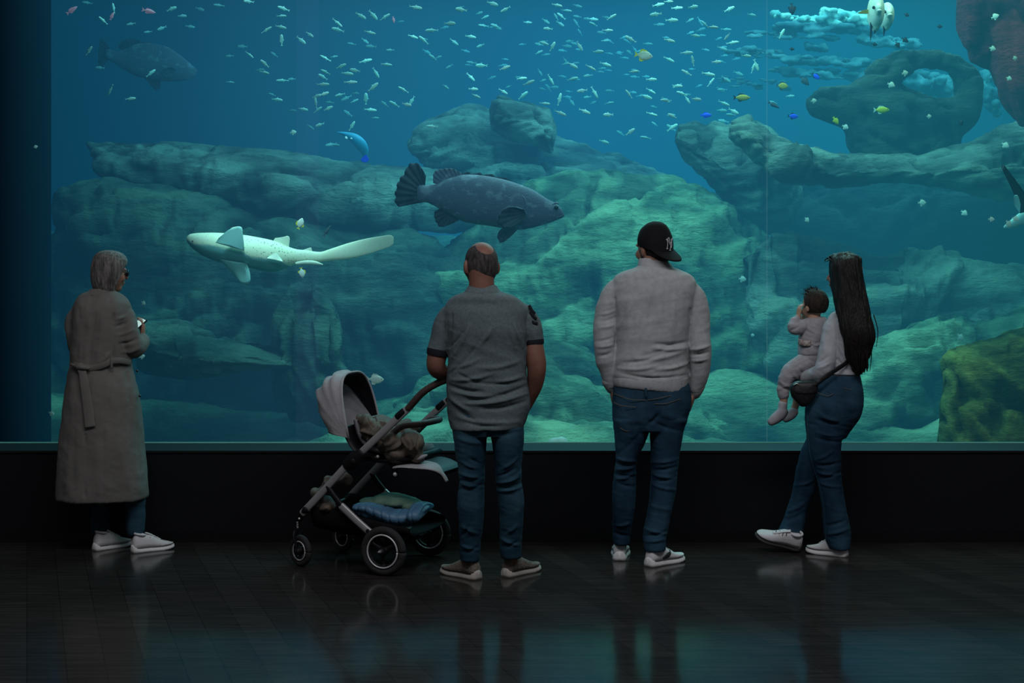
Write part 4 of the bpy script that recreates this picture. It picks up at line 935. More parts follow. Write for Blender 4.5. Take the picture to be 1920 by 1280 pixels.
jn = union([F.secs([(703, 1553, 1611, 0, .10), (712, 1543, 1613, 0, .105), (728, 1530, 1616, 0, .118), (745, 1520, 1617, 0, .125), (764, 1512, 1616, -.01, .13), (783, 1511, 1610, -.01, .125), (800, 1512, 1598, 0, .115), (820, 1514, 1584, 0, .10)], n=44),
    F.secs([(795, 1511, 1588, -.01, .11), (825, 1515, 1576, -.015, .10), (861, 1521, 1575, -.02, .09), (889, 1531, 1575, -.02, .082), (917, 1537, 1579, -.02, .078), (953, 1543, 1585, -.02, .078), (985, 1545, 1592, -.01, .08), (1005, 1547, 1594, .0, .08), (1020, 1552, 1592, .0, .08), (1027, 1555, 1591, .0, .078)]),
    F.secs([(790, 1530, 1600, .05, .09), (825, 1513, 1572, .08, .09), (850, 1501, 1560, .10, .085), (889, 1492, 1538, .12, .075), (920, 1487, 1528, .13, .07), (950, 1478, 1514, .14, .07), (975, 1470, 1508, .14, .072), (992, 1460, 1506, .14, .072, 6), (1004, 1466, 1503, .14, .07, 10)])], .0065, 2)
displace(jn, lambda P, N: F.crease(P, N, [
    (1566, 712, 1576, 790, 4, -.012), (1530, 785, 1572, 795, 4, -.008), (1534, 775, 1572, 790, 4, .006), (1532, 810, 1574, 816, 3, .008), (1530, 820, 1574, 828, 3, -.007), (1530, 862, 1562, 845, 3, .007), (1530, 872, 1574, 866, 3, -.008), (1532, 884, 1575, 890, 3, .008), (1534, 896, 1576, 884, 3, -.008), (1538, 905, 1578, 912, 3, .006),
    (1550, 1000, 1590, 990, 4, .007), (1548, 985, 1585, 975, 4, -.006), (1495, 910, 1525, 900, 3, .007), (1478, 960, 1508, 942, 4, .008), (1474, 975, 1505, 962, 4, -.007), (1470, 990, 1500, 998, 3, .007), (1540, 745, 1560, 770, 12, .010), (1588, 745, 1600, 775, 12, .010)]) + wr(P, 34, (5, 5, 10), .003) + wr(P, 77, (13, 13, 34), .0022, ang=12))
ojw = obj('jeans', jn, m_jean2, py_)
obj('side_seam', tube([F.p(1514, 770, -.05), F.p(1516, 830, -.085), F.p(1523, 870, -.095), F.p(1538, 915, -.082), F.p(1546, 960, -.085), F.p(1549, 1015, -.065)], .0014, n=6, sub=5), m_jean1, ojw)
for sm in (seam(F, [(1582, 728), (1598, 730), (1612, 727)], (-.122, -.112, -.05)), seam(F, [(1532, 735), (1550, 742), (1562, 738)], (-.09, -.122, -.127))): obj('stitching', sm, m_thread, ojw)
shoe(py_, (at(1587, 0, 8.235)[0], 8.22, 0), math.radians(142), .245, .042, m_shoe_white, m_sole_white, chunky=.034, label='white sneaker flat on the floor')
shoe(py_, (at(1497, 0, 8.40)[0], 8.36, .012), math.radians(176), .262, .046, m_shoe_white, m_sole_dark, pitch=math.radians(17), roll=math.radians(-24), chunky=.026, label='white sneaker lifted to show its brown sole')
# sunglasses pushed up on the hair
gcen = tuple(np.array(c3) + HMw @ np.array((0, .055, .095)))
sgl = empty('sunglasses', gcen, 'dark sunglasses pushed up on the head of the long-haired woman', 'sunglasses')
rims = []
for sg in (1, -1):
    rims.append(tube([(sg * .038 + .029 * math.cos(a), .074 - .030 * math.sin(a), .098 + .020 * math.sin(a)) for a in np.linspace(0, 2 * PI, 25)], .0032, n=8, sub=1, ends='flat', up=(0, .5, 1)))
    rims.append(tube([(sg * .067, .070, .100), (sg * .083, .045, .085), (sg * .090, .0, .050), (sg * .088, -.03, .020)], .0026, n=6, sub=3))
rims.append(tube([(-.010, .070, .100), (0, .068, .103), (.010, .070, .100)], .003, n=6, sub=2))
obj('frame', xf(join(*rims), HMw, c3), m_frame_dark, sgl)
for sg in (1, -1): obj('lens', xf(ell((sg * .038, .074, .099), (.028, .019, .004), 16, 8, rotx(math.radians(-34))), HMw, c3), m_lens, sgl)
# shoulder bag
bg = displace(union([F.secs([(716, 1492, 1530, -.085, .02), (721, 1484, 1532, -.085, .034), (732, 1481, 1532, -.085, .040), (745, 1486, 1527, -.085, .038), (756, 1496, 1518, -.085, .03), (762, 1502, 1512, -.085, .015)], n=32)], .005, 3), lambda P, N: wr(P, 41, (9, 9, 9), .003))
m_bag = pbr('bag_black_leather', (.010, .010, .012, 1), .45, bump=.2, bscale=60, spec=.4)
bag = obj('shoulder_bag', bg, m_bag, loc=F.p(1506, 762, -.085), label='small black shoulder bag at the hip of the long-haired woman', cat='bag')
obj('strap', ribbon([F.p(1522, 722, -.11), F.p(1535, 714, -.125), F.p(1552, 703, -.128), F.p(1572, 690, -.118), F.p(1588, 678, -.108), F.p(1604, 655, -.10), F.p(1612, 620, -.09), F.p(1606, 596, -.03)], (.45, 0, .9), .026, .005), m_bag, bag)
obj('flap', union([F.secs([(714, 1494, 1531, -.088, .02), (720, 1485, 1534, -.088, .036), (733, 1483, 1533, -.088, .043), (738, 1486, 1530, -.088, .042)], n=32)], .005, 2), m_bag, bag)
obj('buckle', join(tube([F.p(1488, 722, -.118), F.p(1494, 719, -.122), F.p(1500, 722, -.124)], .0025, n=6)), pbr('metal_buckle', (.5, .45, .38, 1), .3, metal=1), bag)

# ============================ the baby
F = Fig(8.34); c4 = F.p(1526, 575, .07)
hp, HM = head_parts(c4, math.radians(128), .80, child=True)
body = union(hp + [F.limb([(1527, 585, .06, .03), (1527, 600, .06, .04)]),
    F.secs([(600, 1508, 1546, .07, .05), (630, 1503, 1545, .07, .065), (665, 1501, 1545, .07, .065), (682, 1506, 1540, .07, .05)]),
    F.limb([(1512, 608, .05, .024), (1496, 616, .03, .022), (1485, 616, .03, .019), (1490, 602, .05, .017), (1497, 594, .06, .015)]),
    F.limb([(1540, 608, .09, .024), (1535, 625, .17, .022), (1518, 610, .20, .018), (1506, 596, .18, .015)]),
    F.limb([(1518, 676, .06, .045), (1492, 690, .03, .040), (1472, 708, .0, .032), (1470, 738, .0, .025), (1468, 762, .0, .021), (1462, 776, -.005, .020), (1450, 786, -.01, .017)]),
    F.limb([(1530, 678, .12, .045), (1505, 694, .17, .038), (1494, 712, .19, .030), (1494, 750, .19, .022), (1486, 775, .18, .02)])]
    + hand(F.p(1497, 594, .06), (.1, .05, 1), (1, .5, 0), side=1, curl=.5, s=.52) + hand(F.p(1506, 596, .18), (-.05, -.1, 1), (1, -.3, 0), side=-1, curl=.5, s=.52), .0045, 2)
pb = obj('person', body, m_skin3, loc=F.p(1520, 690, .07), label='baby in a pale grey suit held in the arms of the long-haired woman', cat='person')
eyes(c4, HM, pb)
def babyhair(D):
    face = np.clip((D[:, 1] - .25 - .5 * np.clip(D[:, 2], 0, 1)) * 7, 0, 1); nape = np.clip((-.72 - D[:, 2]) * 8, 0, 1)
    return 1.07 - .16 * np.maximum(face, nape) + .03 * fbm(D * 7, 3, 2, .5, True)
obh = obj('hair', scalp(c4, HM, (.081, .093, .092), babyhair, seed=12), m_hair_baby, pb, label='dark tufty hair')
rnd = random.Random(8); tf_ = []
for k in range(110):
    a = rnd.uniform(0, 2 * PI); e = rnd.uniform(.55, 1.5); d = np.array((math.cos(a) * math.cos(e), math.sin(a) * math.cos(e), math.sin(e)))
    p = np.array(c4) + np.array((0, 0, .022)) + d * .068; q = d + np.array((-.5 * rnd.random(), 0, .4 * rnd.random()))
    ll_ = rnd.uniform(.5, 1.15); tf_.append(tube([p, p + q * .013 * ll_, p + q * .024 * ll_ + np.array((-.008, 0, 0))], [.0022, .0015, .0005], n=4, sub=1))
obj('tufts', join(*tf_), m_hair_baby, obh)
jk = union([F.secs([(594, 1513, 1545, .07, .035), (598, 1507, 1551, .07, .058), (610, 1503, 1553, .07, .072), (635, 1498, 1550, .07, .08), (655, 1497, 1548, .07, .08), (664, 1497, 1547, .07, .079)], n=36),
    F.limb([(1512, 607, .05, .034), (1498, 615, .03, .034), (1487, 615, .025, .031), (1490, 604, .045, .026), (1494, 599, .055, .023)]),
    F.limb([(1541, 607, .09, .034), (1536, 624, .16, .032), (1520, 611, .19, .026)])], .005, 2)
displace(jk, lambda P, N: F.crease(P, N, [(1500, 640, 1545, 646, 3, .006), (1500, 650, 1540, 640, 3, -.006), (1505, 605, 1530, 625, 3, .005), (1480, 620, 1500, 610, 3, -.005)]) + wr(P, 43, (9, 9, 20), .006, ang=20))
oj_ = obj('jacket', jk, m_baby, pb, label='pale grey baby jacket')
obj('hem_pattern', displace(mesh(ribbon([F.p(1497, 640, .05), F.p(1500, 641, .014), F.p(1508, 643, -.006), F.p(1520, 644, -.012)], (0, 0, 1), .030, .006)), lambda P, N: wr(P, 3, (30, 30, 30), .002)), pbr('baby_pattern_brown', (.16, .10, .08, 1), .8, c2=(.5, .45, .42, 1), scale=90), oj_, label='brown patterned band')
pn = union([F.secs([(660, 1500, 1546, .07, .072), (672, 1498, 1546, .07, .075), (690, 1504, 1540, .07, .06)]), F.limb([(1518, 678, .06, .062), (1495, 690, .03, .056), (1476, 705, .0, .046), (1470, 722, .0, .037), (1469, 738, .0, .032)]), F.limb([(1530, 680, .12, .055), (1505, 694, .17, .048), (1494, 712, .19, .040), (1494, 740, .19, .030)])], .005, 2)
displace(pn, lambda P, N: F.crease(P, N, [(1462, 715, 1480, 725, 2.5, .005), (1460, 722, 1480, 732, 2.5, -.005), (1480, 690, 1500, 715, 4, .005), (1490, 682, 1512, 705, 4, -.005)]) + wr(P, 44, (9, 9, 22), .007, ang=-25))
opn = obj('trousers', pn, m_baby, pb)
obj('cuff', F.limb([(1469, 733, .0, .033), (1469, 740, .0, .032)]), m_baby, opn)
obj('sock', union([F.limb([(1468, 757, 0, .026), (1467, 766, 0, .025), (1465, 773, 0, .026)])], .004, 1), m_top, pb)
obj('bootie', union([F.limb([(1468, 772, 0, .030), (1462, 778, -.004, .033), (1452, 786, -.01, .029), (1447, 790, -.012, .024)])], .0045, 2), m_baby, pb)
obj('bootie', union([F.limb([(1488, 772, .18, .028), (1482, 778, .18, .029), (1474, 784, .18, .024)])], .0045, 2), m_baby, pb)
# ------------------------------------------------------------------ the pushchair
SO = np.array((-.662, 7.72)); SF = np.array((-.934, .357)); SS = np.array((.357, .934))
def U(px, py, w):
    """point of the plane at distance w across the pushchair, (u forward, z up)"""
    k = (px - 960) / FPX; ox, oy = SO + SS * w
    u = (k * oy - ox) / (SF[0] - k * SF[1]); Y = oy + SF[1] * u
    return u, HC - (py - HY) * Y / FPX
def Wd(u, w, z): return (SO[0] + SF[0] * u + SS[0] * w, SO[1] + SF[1] * u + SS[1] * w, z)
def S(px, py, w, w2=None):
    u, z = U(px, py, w); return Wd(u, w if w2 is None else w2, z)
TW = .58
Saxis = (SS[0], SS[1], 0)
m_alu = pbr('frame_grey_anodised', (.34, .33, .345, 1), .38, metal=.35, spec=.5)
m_blk = pbr('black_plastic', (.006, .006, .008, 1), .5, spec=.2)
m_tyre = pbr('tyre_dark_rubber', (.022, .022, .024, 1), .75, bump=.3, bscale=120)
m_rim = pbr('rim_line_silver', (.62, .62, .64, 1), .35, metal=.3)
m_leather = pbr('leather_brown', (.042, .027, .025, 1), .55, c2=(.06, .038, .035, 1), scale=30, bump=.2, bscale=160)
m_hood = pbr('hood_light_grey', (.31, .305, .33, 1), .85, c2=(.36, .355, .38, 1), scale=12, bump=.12, bscale=90)
m_pad = pbr('seat_pad_grey', (.20, .20, .22, 1), .9, bump=.15, bscale=70)
m_brown = pbr('coat_brown', (.075, .060, .048, 1), .75, c2=(.125, .10, .08, 1), scale=9, bump=.2, bscale=40)
m_blue = pbr('puffer_blue', (.045, .12, .21, 1), .45, c2=(.07, .17, .28, 1), scale=8, bump=.15, bscale=40, spec=.4)
m_green = pbr('blanket_green', (.055, .12, .085, 1), .9, c2=(.14, .24, .18, 1), scale=7, bump=.3, bscale=50)
m_bask = pbr('basket_fabric', (.008, .008, .009, 1), .95, spec=.05)
root = empty('stroller', Wd(.23, .29, 0), 'grey-hooded pushchair on four wheels, loaded with coats, beside the man in the polo shirt', 'pushchair')
root['_o'] = tuple(root.location)

def wheel(name, c, R, tr, axis, spokes, parent, lw=.0045, label=None):
    a = math.atan2(axis[1], axis[0]) - PI / 2            # local Y axis -> wheel axis
    M = rotz(a)
    ring = lambda rad, r, n=48, off=0, flat=1: tube([(rad * math.cos(t), off, rad * math.sin(t)) for t in np.linspace(0, 2 * PI, n + 1)], [(r * flat, r)] * (n + 1) if flat != 1 else r, n=12, sub=1, ends='flat', up=(0, 1, 0))
    e = empty(name, c) ; e.parent = parent; e.location = Vector(c) - Vector(root['_o']); e['_o'] = tuple(e.location)
    if label: e['label'] = label
    mk = lambda nm, vf, m, lab=None: obj(nm, xf(vf, M, c), m, e, label=lab)
    mk('tyre', ring(R - tr, tr, flat=1), m_tyre)
    mk('rim_line', join(ring(R - tr * 2.15, lw, off=-tr * .75)), m_rim, 'thin silver ring on the wheel')
    rimv = ring(R - tr * 2.2, tr * .75)
    sp = []
    for k in range(spokes):
        t = 2 * PI * k / spokes + .5
        sp.append(tube([(0, -.004, 0), ((R - tr * 2.2) * math.cos(t), -.004, (R - tr * 2.2) * math.sin(t))], [(.016, .007), (.009, .006)], n=8, sub=3, up=(0, 1, 0)))
    sp.append(tube([(0, -.022, 0), (0, .022, 0)], .022, n=16, sub=1))
    me = union([rimv] + sp, .004, 1)
    mk('rim', me if 0 else (lambda m_: ([tuple(v.co) for v in m_.vertices], [tuple(p.vertices) for p in m_.polygons]))(me), m_blk)
    return e
ru, rz = U(719, 1036, 0)
WR = .128
rear = wheel('rear_wheel', Wd(ru, 0, WR), WR, .020, Saxis, 3, root)
rear2 = wheel('rear_wheel', Wd(ru, TW, WR), WR, .020, Saxis, 3, root)
obj('hub_cone', tube([Wd(ru, -.012, WR), Wd(ru, -.055, WR + .004)], [.016, .006], n=14, sub=1), m_alu, rear, label='pale grey hub cone')
fx, fz = U(563, 1036, .06); FR = .084
ca = (math.cos(math.atan2(SS[1], SS[0]) + math.radians(-22)), math.sin(math.atan2(SS[1], SS[0]) + math.radians(-22)), 0)
front = wheel('front_wheel', Wd(fx, .065, FR), FR, .016, ca, 3, root, .0035)
front2 = wheel('front_wheel', Wd(fx - .02, TW - .065, FR), FR, .016, ca, 3, root, .0035)
def part(nm, vf, m, lab=None, par=None): return obj(nm, vf, m, par or root, label=lab)
def both(nm, pts, r, m, w=.03, **k):
    for ww in (w, TW - w):
        part(nm, tube([Wd(*(lambda q: (q[0], ww, q[1]))(U(px, py, w))) for px, py in pts], r, up=Saxis, **k), m)
both('front_tube', [(567, 962), (610, 916), (656, 866)], [(.0195, .011)] * 3, m_alu, n=18, sub=2, e=2.6)
both('upper_tube', [(672, 853), (722, 806), (768, 763)], [(.0195, .012)] * 3, m_alu, n=18, sub=2, e=2.6)
both('rear_tube', [(640, 948), (668, 975), (694, 998)], [(.0195, .012)] * 3, m_alu, n=18, sub=2, e=2.6)
both('rear_tube_end', [(690, 994), (708, 1014), (719, 1036)], [(.018, .014), (.016, .013), (.014, .012)], m_blk, n=14, sub=2)
both('leg_link', [(614, 912), (628, 932), (645, 953)], [(.016, .012)] * 3, m_blk, n=14, sub=2)
both('joint', [(650, 872), (662, 864), (678, 850)], [(.030, .020), (.042, .026), (.030, .020)], m_blk, n=20, sub=3)
both('height_button', [(746, 782), (758, 771)], [(.022, .015), (.021, .014)], m_blk, n=12, sub=1)
for ww, cx_ in ((.065, fx), (TW - .065, fx - .02)):
    q = [(574, 955), (552, 978), (548, 1000), (556, 1020)]
    u_ = [U(a, b, .03) for a, b in q]
    part('front_fork', union([tube([Wd(u_[0][0], .03 if ww < .3 else TW - .03, u_[0][1]), Wd(u_[1][0], ww, u_[1][1]), Wd(u_[2][0], ww, u_[2][1])], [(.020, .020), (.018, .022), (.016, .022)], n=14, up=Saxis)] +
        [tube([Wd(u_[2][0], ww, u_[2][1] + .01), Wd(u_[2][0] - .008, ww + s_ * .028, u_[2][1] - .02), Wd(cx_, ww + s_ * .028, FR)], [(.008, .016), (.007, .014), (.006, .012)], n=12, up=Saxis) for s_ in (-1, 1)], .004, 2), m_blk)
part('rear_axle', tube([Wd(ru, .02, WR), Wd(ru, TW - .02, WR)], .010, n=12, sub=1), m_blk)
part('brake_bar', tube([Wd(ru + .05, .03, .17), Wd(ru + .05, TW - .03, .17)], (.012, .012) and [(.010, .018)] * 2, n=12, sub=1), m_blk)
bu, bz = U(567, 962, .03)
part('front_axle', tube([Wd(bu, .03, bz), Wd(bu + .02, TW / 2, bz - .01), Wd(bu, TW - .03, bz)], .011, n=12), m_blk)
ju, jz = U(664, 864, .03)
part('cross_bar', tube([Wd(ju, .03, jz), Wd(ju, TW - .03, jz)], .012, n=12, sub=1), m_blk)
# handle
hq = [U(766, 765, .03), U(790, 738, .03), U(812, 722, .03), U(832, 712, .03)]
hw = [.03, .03, .04, .085]
pts = [Wd(u_, w_, z_) for (u_, z_), w_ in zip(hq, hw)]
mid = Wd(hq[-1][0] - .02, TW / 2, hq[-1][1] + .012)
pts = pts + [mid] + [Wd(u_, TW - w_, z_) for (u_, z_), w_ in reversed(list(zip(hq, hw)))]
part('handle', tube(pts, .0185, n=16, sub=6), m_leather, 'brown leather-covered handlebar')
hu = [U(790, 738, .03)]
# hood
A0 = U(658, 820, .12); HWn, HWf = .10, .48
tops = [(662, 697), (640, 694), (612, 706), (597, 728), (602, 762), (622, 806)]
arches = []
for i, tp in enumerate(tops):
    Tu, Tz = U(tp[0] + 0, tp[1], .29 if i < 2 else .22)
    arches.append((Tu, Tz))
rings = []; nA = 40; sub = 5
aw = smooth_chain([(a[0], a[1], 0) for a in arches], [.01] * len(arches), sub)[0]
for j, a in enumerate(aw):
    t = j / (len(aw) - 1); row = []
    sc = 1 - .05 * abs(math.sin(PI * j / sub)) ** .6 if j % sub else 1.0
    for k in range(nA + 1):
        th = PI * k / nA; c = math.cos(th); s_ = math.sin(th)
        cw = math.copysign(abs(c) ** .62, c); sh = s_ ** .62
        w_ = (HWn + HWf) / 2 - cw * (HWf - HWn) / 2 * (1 + .04 * sc)
        u_ = A0[0] + (a[0] - A0[0]) * sh * sc; z_ = A0[1] + (a[1] - A0[1]) * sh * sc
        row.append(Wd(u_, w_, z_))
    rings.append(row)
V = [p for r in rings for p in r]; nr = len(rings); nc = nA + 1
Fh = grid_faces(nr, nc, False)
me = mesh((V, Fh)); ho = part('hood', me, m_hood, 'light grey folding hood with gathered panels')
displace(me, lambda P, N: wr(P, 61, (7, 7, 7), .006))
so = ho.modifiers.new('s', 'SOLIDIFY'); so.thickness = .006; so.offset = 0
obj('hood_rim', tube([tuple(p) for p in rings[0]], .006, n=8, sub=1, ends='flat'), m_hood, ho)
obj('hood_lining', (lambda R: ([p for r in R for p in r], grid_faces(len(R), nc, False)))([[tuple(np.array(p) * .985 + np.array(Wd(A0[0], .29, A0[1])) * .015 + np.array((0, 0, -.006))) for p in r] for r in rings[:12]]), m_blk, ho)
# seat: back pad, shell, base
def uz(px, py, w=.12): return U(px, py, w)
b0, b1, b2, b3 = uz(660, 788), uz(664, 806), uz(672, 826), uz(690, 842)
seatpts = [b0, b1, b2, b3, uz(730, 848), uz(770, 850)]
def slab(P2, w0, w1, th, nw=12, crown=.02):
    P3, _ = smooth_chain([(p[0], p[1], 0) for p in P2], [.01] * len(P2), 5); rings = []
    for i, p in enumerate(P3):
        q = P3[min(i + 1, len(P3) - 1)] - P3[max(i - 1, 0)]; q = q / np.linalg.norm(q); nx_, nz_ = -q[1], q[0]
        ring = []
        for side in (1, -1):
            rng = range(nw + 1) if side > 0 else range(nw, -1, -1)
            for k in rng:
                t = k / nw; w_ = w0 + (w1 - w0) * t; hth = th / 2 * (1 - (2 * t - 1) ** 8) ** .5 + .002 + (crown * (1 - (2 * t - 1) ** 2) if 0 else 0)
                ring.append(Wd(p[0] + nx_ * side * hth, w_, p[1] + nz_ * side * hth))
        rings.append(ring)
    return loft(rings)
seat = part('seat', displace(mesh(slab(seatpts, .16, .42, .045)), lambda P, N: wr(P, 62, (9, 9, 9), .004)), m_pad, 'grey padded seat')
part('seat_shell', mesh(slab([uz(643, 800), uz(652, 824), uz(668, 846), uz(700, 862), uz(750, 862), uz(778, 858)], .105, .475, .03)), m_blk)
for ww in (.09, TW - .09):
    part('seat_mount', tube([Wd(ju, .03 if ww < .3 else TW - .03, jz), Wd(uz(680, 856)[0], ww, uz(680, 856)[1]), Wd(uz(708, 857)[0], ww, uz(708, 857)[1])], [.03, .024, .014], n=14, up=Saxis), m_blk)
obj('knob', ell(Wd(U(708, 856, .06)[0], .06, U(708, 856, .06)[1]), (.009, .009, .009), 14, 8), m_alu, root, label='small pale round knob')
obj('knob', ell(Wd(U(741, 889, .12)[0], .12, U(741, 889, .12)[1]), (.012, .012, .012), 14, 8), m_rim, root, label='small pale round knob')
part('footrest_hinge', tube([S(728, 858, .14), S(738, 874, .135), S(743, 892, .13)], [(.016, .012), (.018, .012), (.014, .010)], n=12, up=Saxis), m_blk)
g0, g1, g2 = U(724, 826, .11), U(752, 800, .11), U(782, 796, .13)
part('bumper_bar', tube([Wd(g0[0], .105, g0[1]), Wd(g1[0], .11, g1[1]), Wd(g2[0], .16, g2[1]), Wd(g2[0] - .03, .29, g2[1] + .005), Wd(g2[0], .42, g2[1]), Wd(g1[0], .47, g1[1]), Wd(g0[0], .475, g0[1])], .017, n=14, sub=5), m_leather, 'brown leather bumper bar')
fr = part('footrest', mesh(slab([uz(755, 874, .16), uz(790, 872, .16), uz(815, 880, .16), uz(826, 890, .16)], .15, .44, .03)), m_blk, 'black footrest')
obj('footrest_cover', displace(mesh(ribbon([S(738, 876, .13), S(760, 871, .13), S(790, 871, .13), S(815, 876, .13), S(830, 888, .13), S(838, 902, .13)], (SS[0], SS[1], .15), [.03, .11, .14, .10, .03, .022], .006, (0, 0, 1))), lambda P, N: wr(P, 63, (9, 9, 9), .004)), m_hood, fr, label='light grey cover flap and strap')
obj('buckle', ell(S(790, 857, .12), (.036, .02, .010), 16, 8, rotz(0) @ roty(math.radians(-22))), m_hood, fr)
# basket under the seat
k0, k1 = uz(590, 950, .1), uz(775, 975, .1)
bk = []
for i, t in enumerate(np.linspace(0, 1, 14)):
    u_ = k0[0] + (k1[0] - k0[0]) * t; ztop = .33 - .09 * t; zb = .19 - .03 * math.sin(PI * t)
    row = []
    for k in range(24):
        a = PI + PI * k / 23; row.append(Wd(u_, .29 + .235 * math.copysign(abs(math.cos(a)) ** .5, math.cos(a)), zb + (ztop - zb) * (1 - abs(math.sin(a)) ** .6)))
    bk.append(row)
bo = part('basket', mesh(([p for r in bk for p in r], grid_faces(len(bk), 24, False))), m_bask, 'black fabric basket slung under the seat')
so = bo.modifiers.new('s', 'SOLIDIFY'); so.thickness = .006
# harness-side mark on the fork
obj('emblem', join(*[tube([S(556.5 + dx, 979 + dy, .0), S(558.5 + dx, 979 + dy, .0)], .0022, n=6, sub=1) for dx, dy in ((0, 0), (.3, 3.5), (0, 7), (.4, 10))], ell(S(561, 972, 0), (.006, .004, .006), 10, 6)), m_rim, root, label='small white mark on the front fork')

# ---- cloth things in and on the pushchair
def cloth(name, blobs, mat, label, cat, amp, seed, fr=(7, 7, 7), vox=.005, folds=None, squash=None):
    me = union([ell(S(px, py, w), (rx, ry, rz), 18, 12, rotz(a) if a else None) for px, py, w, rx, ry, rz, a in blobs], vox, 22)
    def fab(P, N):
        W = P + .045 * np.stack([vnoise(P * 7, seed), vnoise(P * 7, seed + 1), vnoise(P * 7, seed + 2)], 1)
        r1 = np.abs(vnoise(np.stack([(W[:, 0] + W[:, 2]) * 6, W[:, 1] * 6, (W[:, 2] - W[:, 0]) * 17], 1), seed + 4))
        r2 = np.abs(vnoise(np.stack([(W[:, 0] - .6 * W[:, 2]) * 19, W[:, 1] * 8, (W[:, 2] + .6 * W[:, 0]) * 7], 1), seed + 5))
        return amp * (.5 - 1.1 * np.clip(r1, 0, .5) * 2) * .7 + amp * (.5 - np.clip(r2, 0, .4) * 2.4) * .5 + amp * .5 * vnoise(P * 4, seed + 3) + (folds(P, N) if folds is not None else 0)
    displace(me, fab)
    s_ = None
    return me
Fc = Fig(7.86)
sc = cloth('coat', [(684, 790, .2, .050, .12, .055, .3), (700, 812, .2, .075, .14, .065, .3), (735, 826, .17, .085, .12, .065, .3), (770, 832, .18, .065, .14, .072, .3), (716, 796, .26, .06, .12, .045, .3), (760, 802, .28, .07, .10, .035, .3), (780, 850, .16, .035, .08, .045, .2), (742, 850, .16, .06, .10, .04, .2)], m_brown, '', '', .022, 5,
    folds=lambda P, N: Fc.crease(P, N, [(690, 775, 700, 800, 3, -.012), (705, 778, 712, 805, 3, .010), (720, 790, 700, 830, 4, -.012), (740, 800, 725, 850, 4, .010), (755, 808, 770, 855, 3, -.012), (770, 812, 785, 850, 3, .010), (785, 815, 775, 860, 3, -.01), (665, 800, 700, 815, 4, .010), (670, 812, 715, 828, 4, -.012)]))
obj('coat', sc, m_brown, loc=S(725, 860, .2), label='brown coat bundled on the pushchair seat', cat='coat')
sc = cloth('jacket', [(595, 925, .12, .045, .10, .045, .3), (620, 905, .14, .055, .12, .045, .3), (645, 900, .15, .045, .10, .045, .2), (612, 945, .14, .055, .12, .05, .2), (600, 960, .14, .04, .1, .04, .2)], m_brown, '', '', .020, 15)
obj('jacket', sc, m_brown, loc=S(615, 975, .14), label='crumpled brown jacket stuffed in the front of the pushchair basket', cat='jacket')
bl = union([tube([S(668, 950, .10), S(690, 951, .11), S(715, 960, .12), S(738, 969, .13), S(762, 968, .17), S(776, 962, .22)], [(.05, .018), (.065, .026), (.07, .036), (.075, .042), (.07, .04), (.05, .03)], n=22, sub=5, up=(0, 0, 1)),
            tube([S(775, 968, .10), S(788, 952, .20), S(800, 948, .30)], [(.04, .035), (.05, .03), (.04, .02)], n=16, sub=4, up=(0, 0, 1)), tube([S(666, 958, .1), S(690, 964, .12), S(716, 974, .14)], [(.03, .012), (.05, .018), (.04, .02)], n=16, sub=4, up=(0, 0, 1))], .006, 4)
def quilt(P, N):
    u_ = (P[:, 0] * SF[0] + P[:, 1] * SF[1]); return -.007 * np.exp(-(((u_ / .042 + .2 * np.sin(P[:, 2] * 30)) % 1 - .5) / .10) ** 2) + wr(P, 71, (9, 9, 9), .005)
obj('puffer_jacket', displace(bl, quilt), m_blue, loc=S(730, 985, .13), label='blue quilted puffer jacket rolled up in the pushchair basket', cat='jacket')
gr = union([ell(S(700, 942, .22), (.07, .11, .020), 20, 10, rotz(.3)), ell(S(735, 938, .25), (.11, .13, .028), 20, 10, rotz(.3)), ell(S(765, 944, .28), (.07, .12, .028), 20, 10, rotz(.3))], .006, 4)
displace(gr, lambda P, N: wr(P, 73, (8, 8, 20), .013))
obj('blanket', gr, m_green, loc=S(735, 952, .25), label='folded green blanket lying on the blue puffer jacket', cat='blanket')
# ------------------------------------------------------------------ tank animals
def lens_body(prof, Y, wf, n=28, e=2.0, bulge=0, sub=4):
    """prof: (px, top, bottom, width factor of half height) -> closed body"""
    A = np.array([list(p) + [1] * (4 - len(p)) for p in prof], float); P = []
    m = len(A)
    for i in range(m - 1):
        a0, a1, a2, a3 = A[max(i - 1, 0)], A[i], A[i + 1], A[min(i + 2, m - 1)]
        for k in range(sub):
            t = k / sub; P.append(.5 * ((2 * a1) + (-a0 + a2) * t + (2 * a0 - 5 * a1 + 4 * a2 - a3) * t * t + (-a0 + 3 * a1 - 3 * a2 + a3) * t ** 3))
    P.append(A[-1]); rings = []
    for px, t, b, q in P:
        mid, h = (t + b) / 2, max((b - t) / 2, .4); x, _, z = at(px, mid, Y); hm = h * Y / FPX
        ring = []
        for k in range(n):
            a = 2 * PI * k / n; c, s = math.cos(a), math.sin(a)
            c = math.copysign(abs(c) ** (2 / e), c); s = math.copysign(abs(s) ** (2 / e), s)
            ring.append((x, Y - s * hm * wf * q, z + c * hm))
        rings.append(ring)
    return loft(rings)

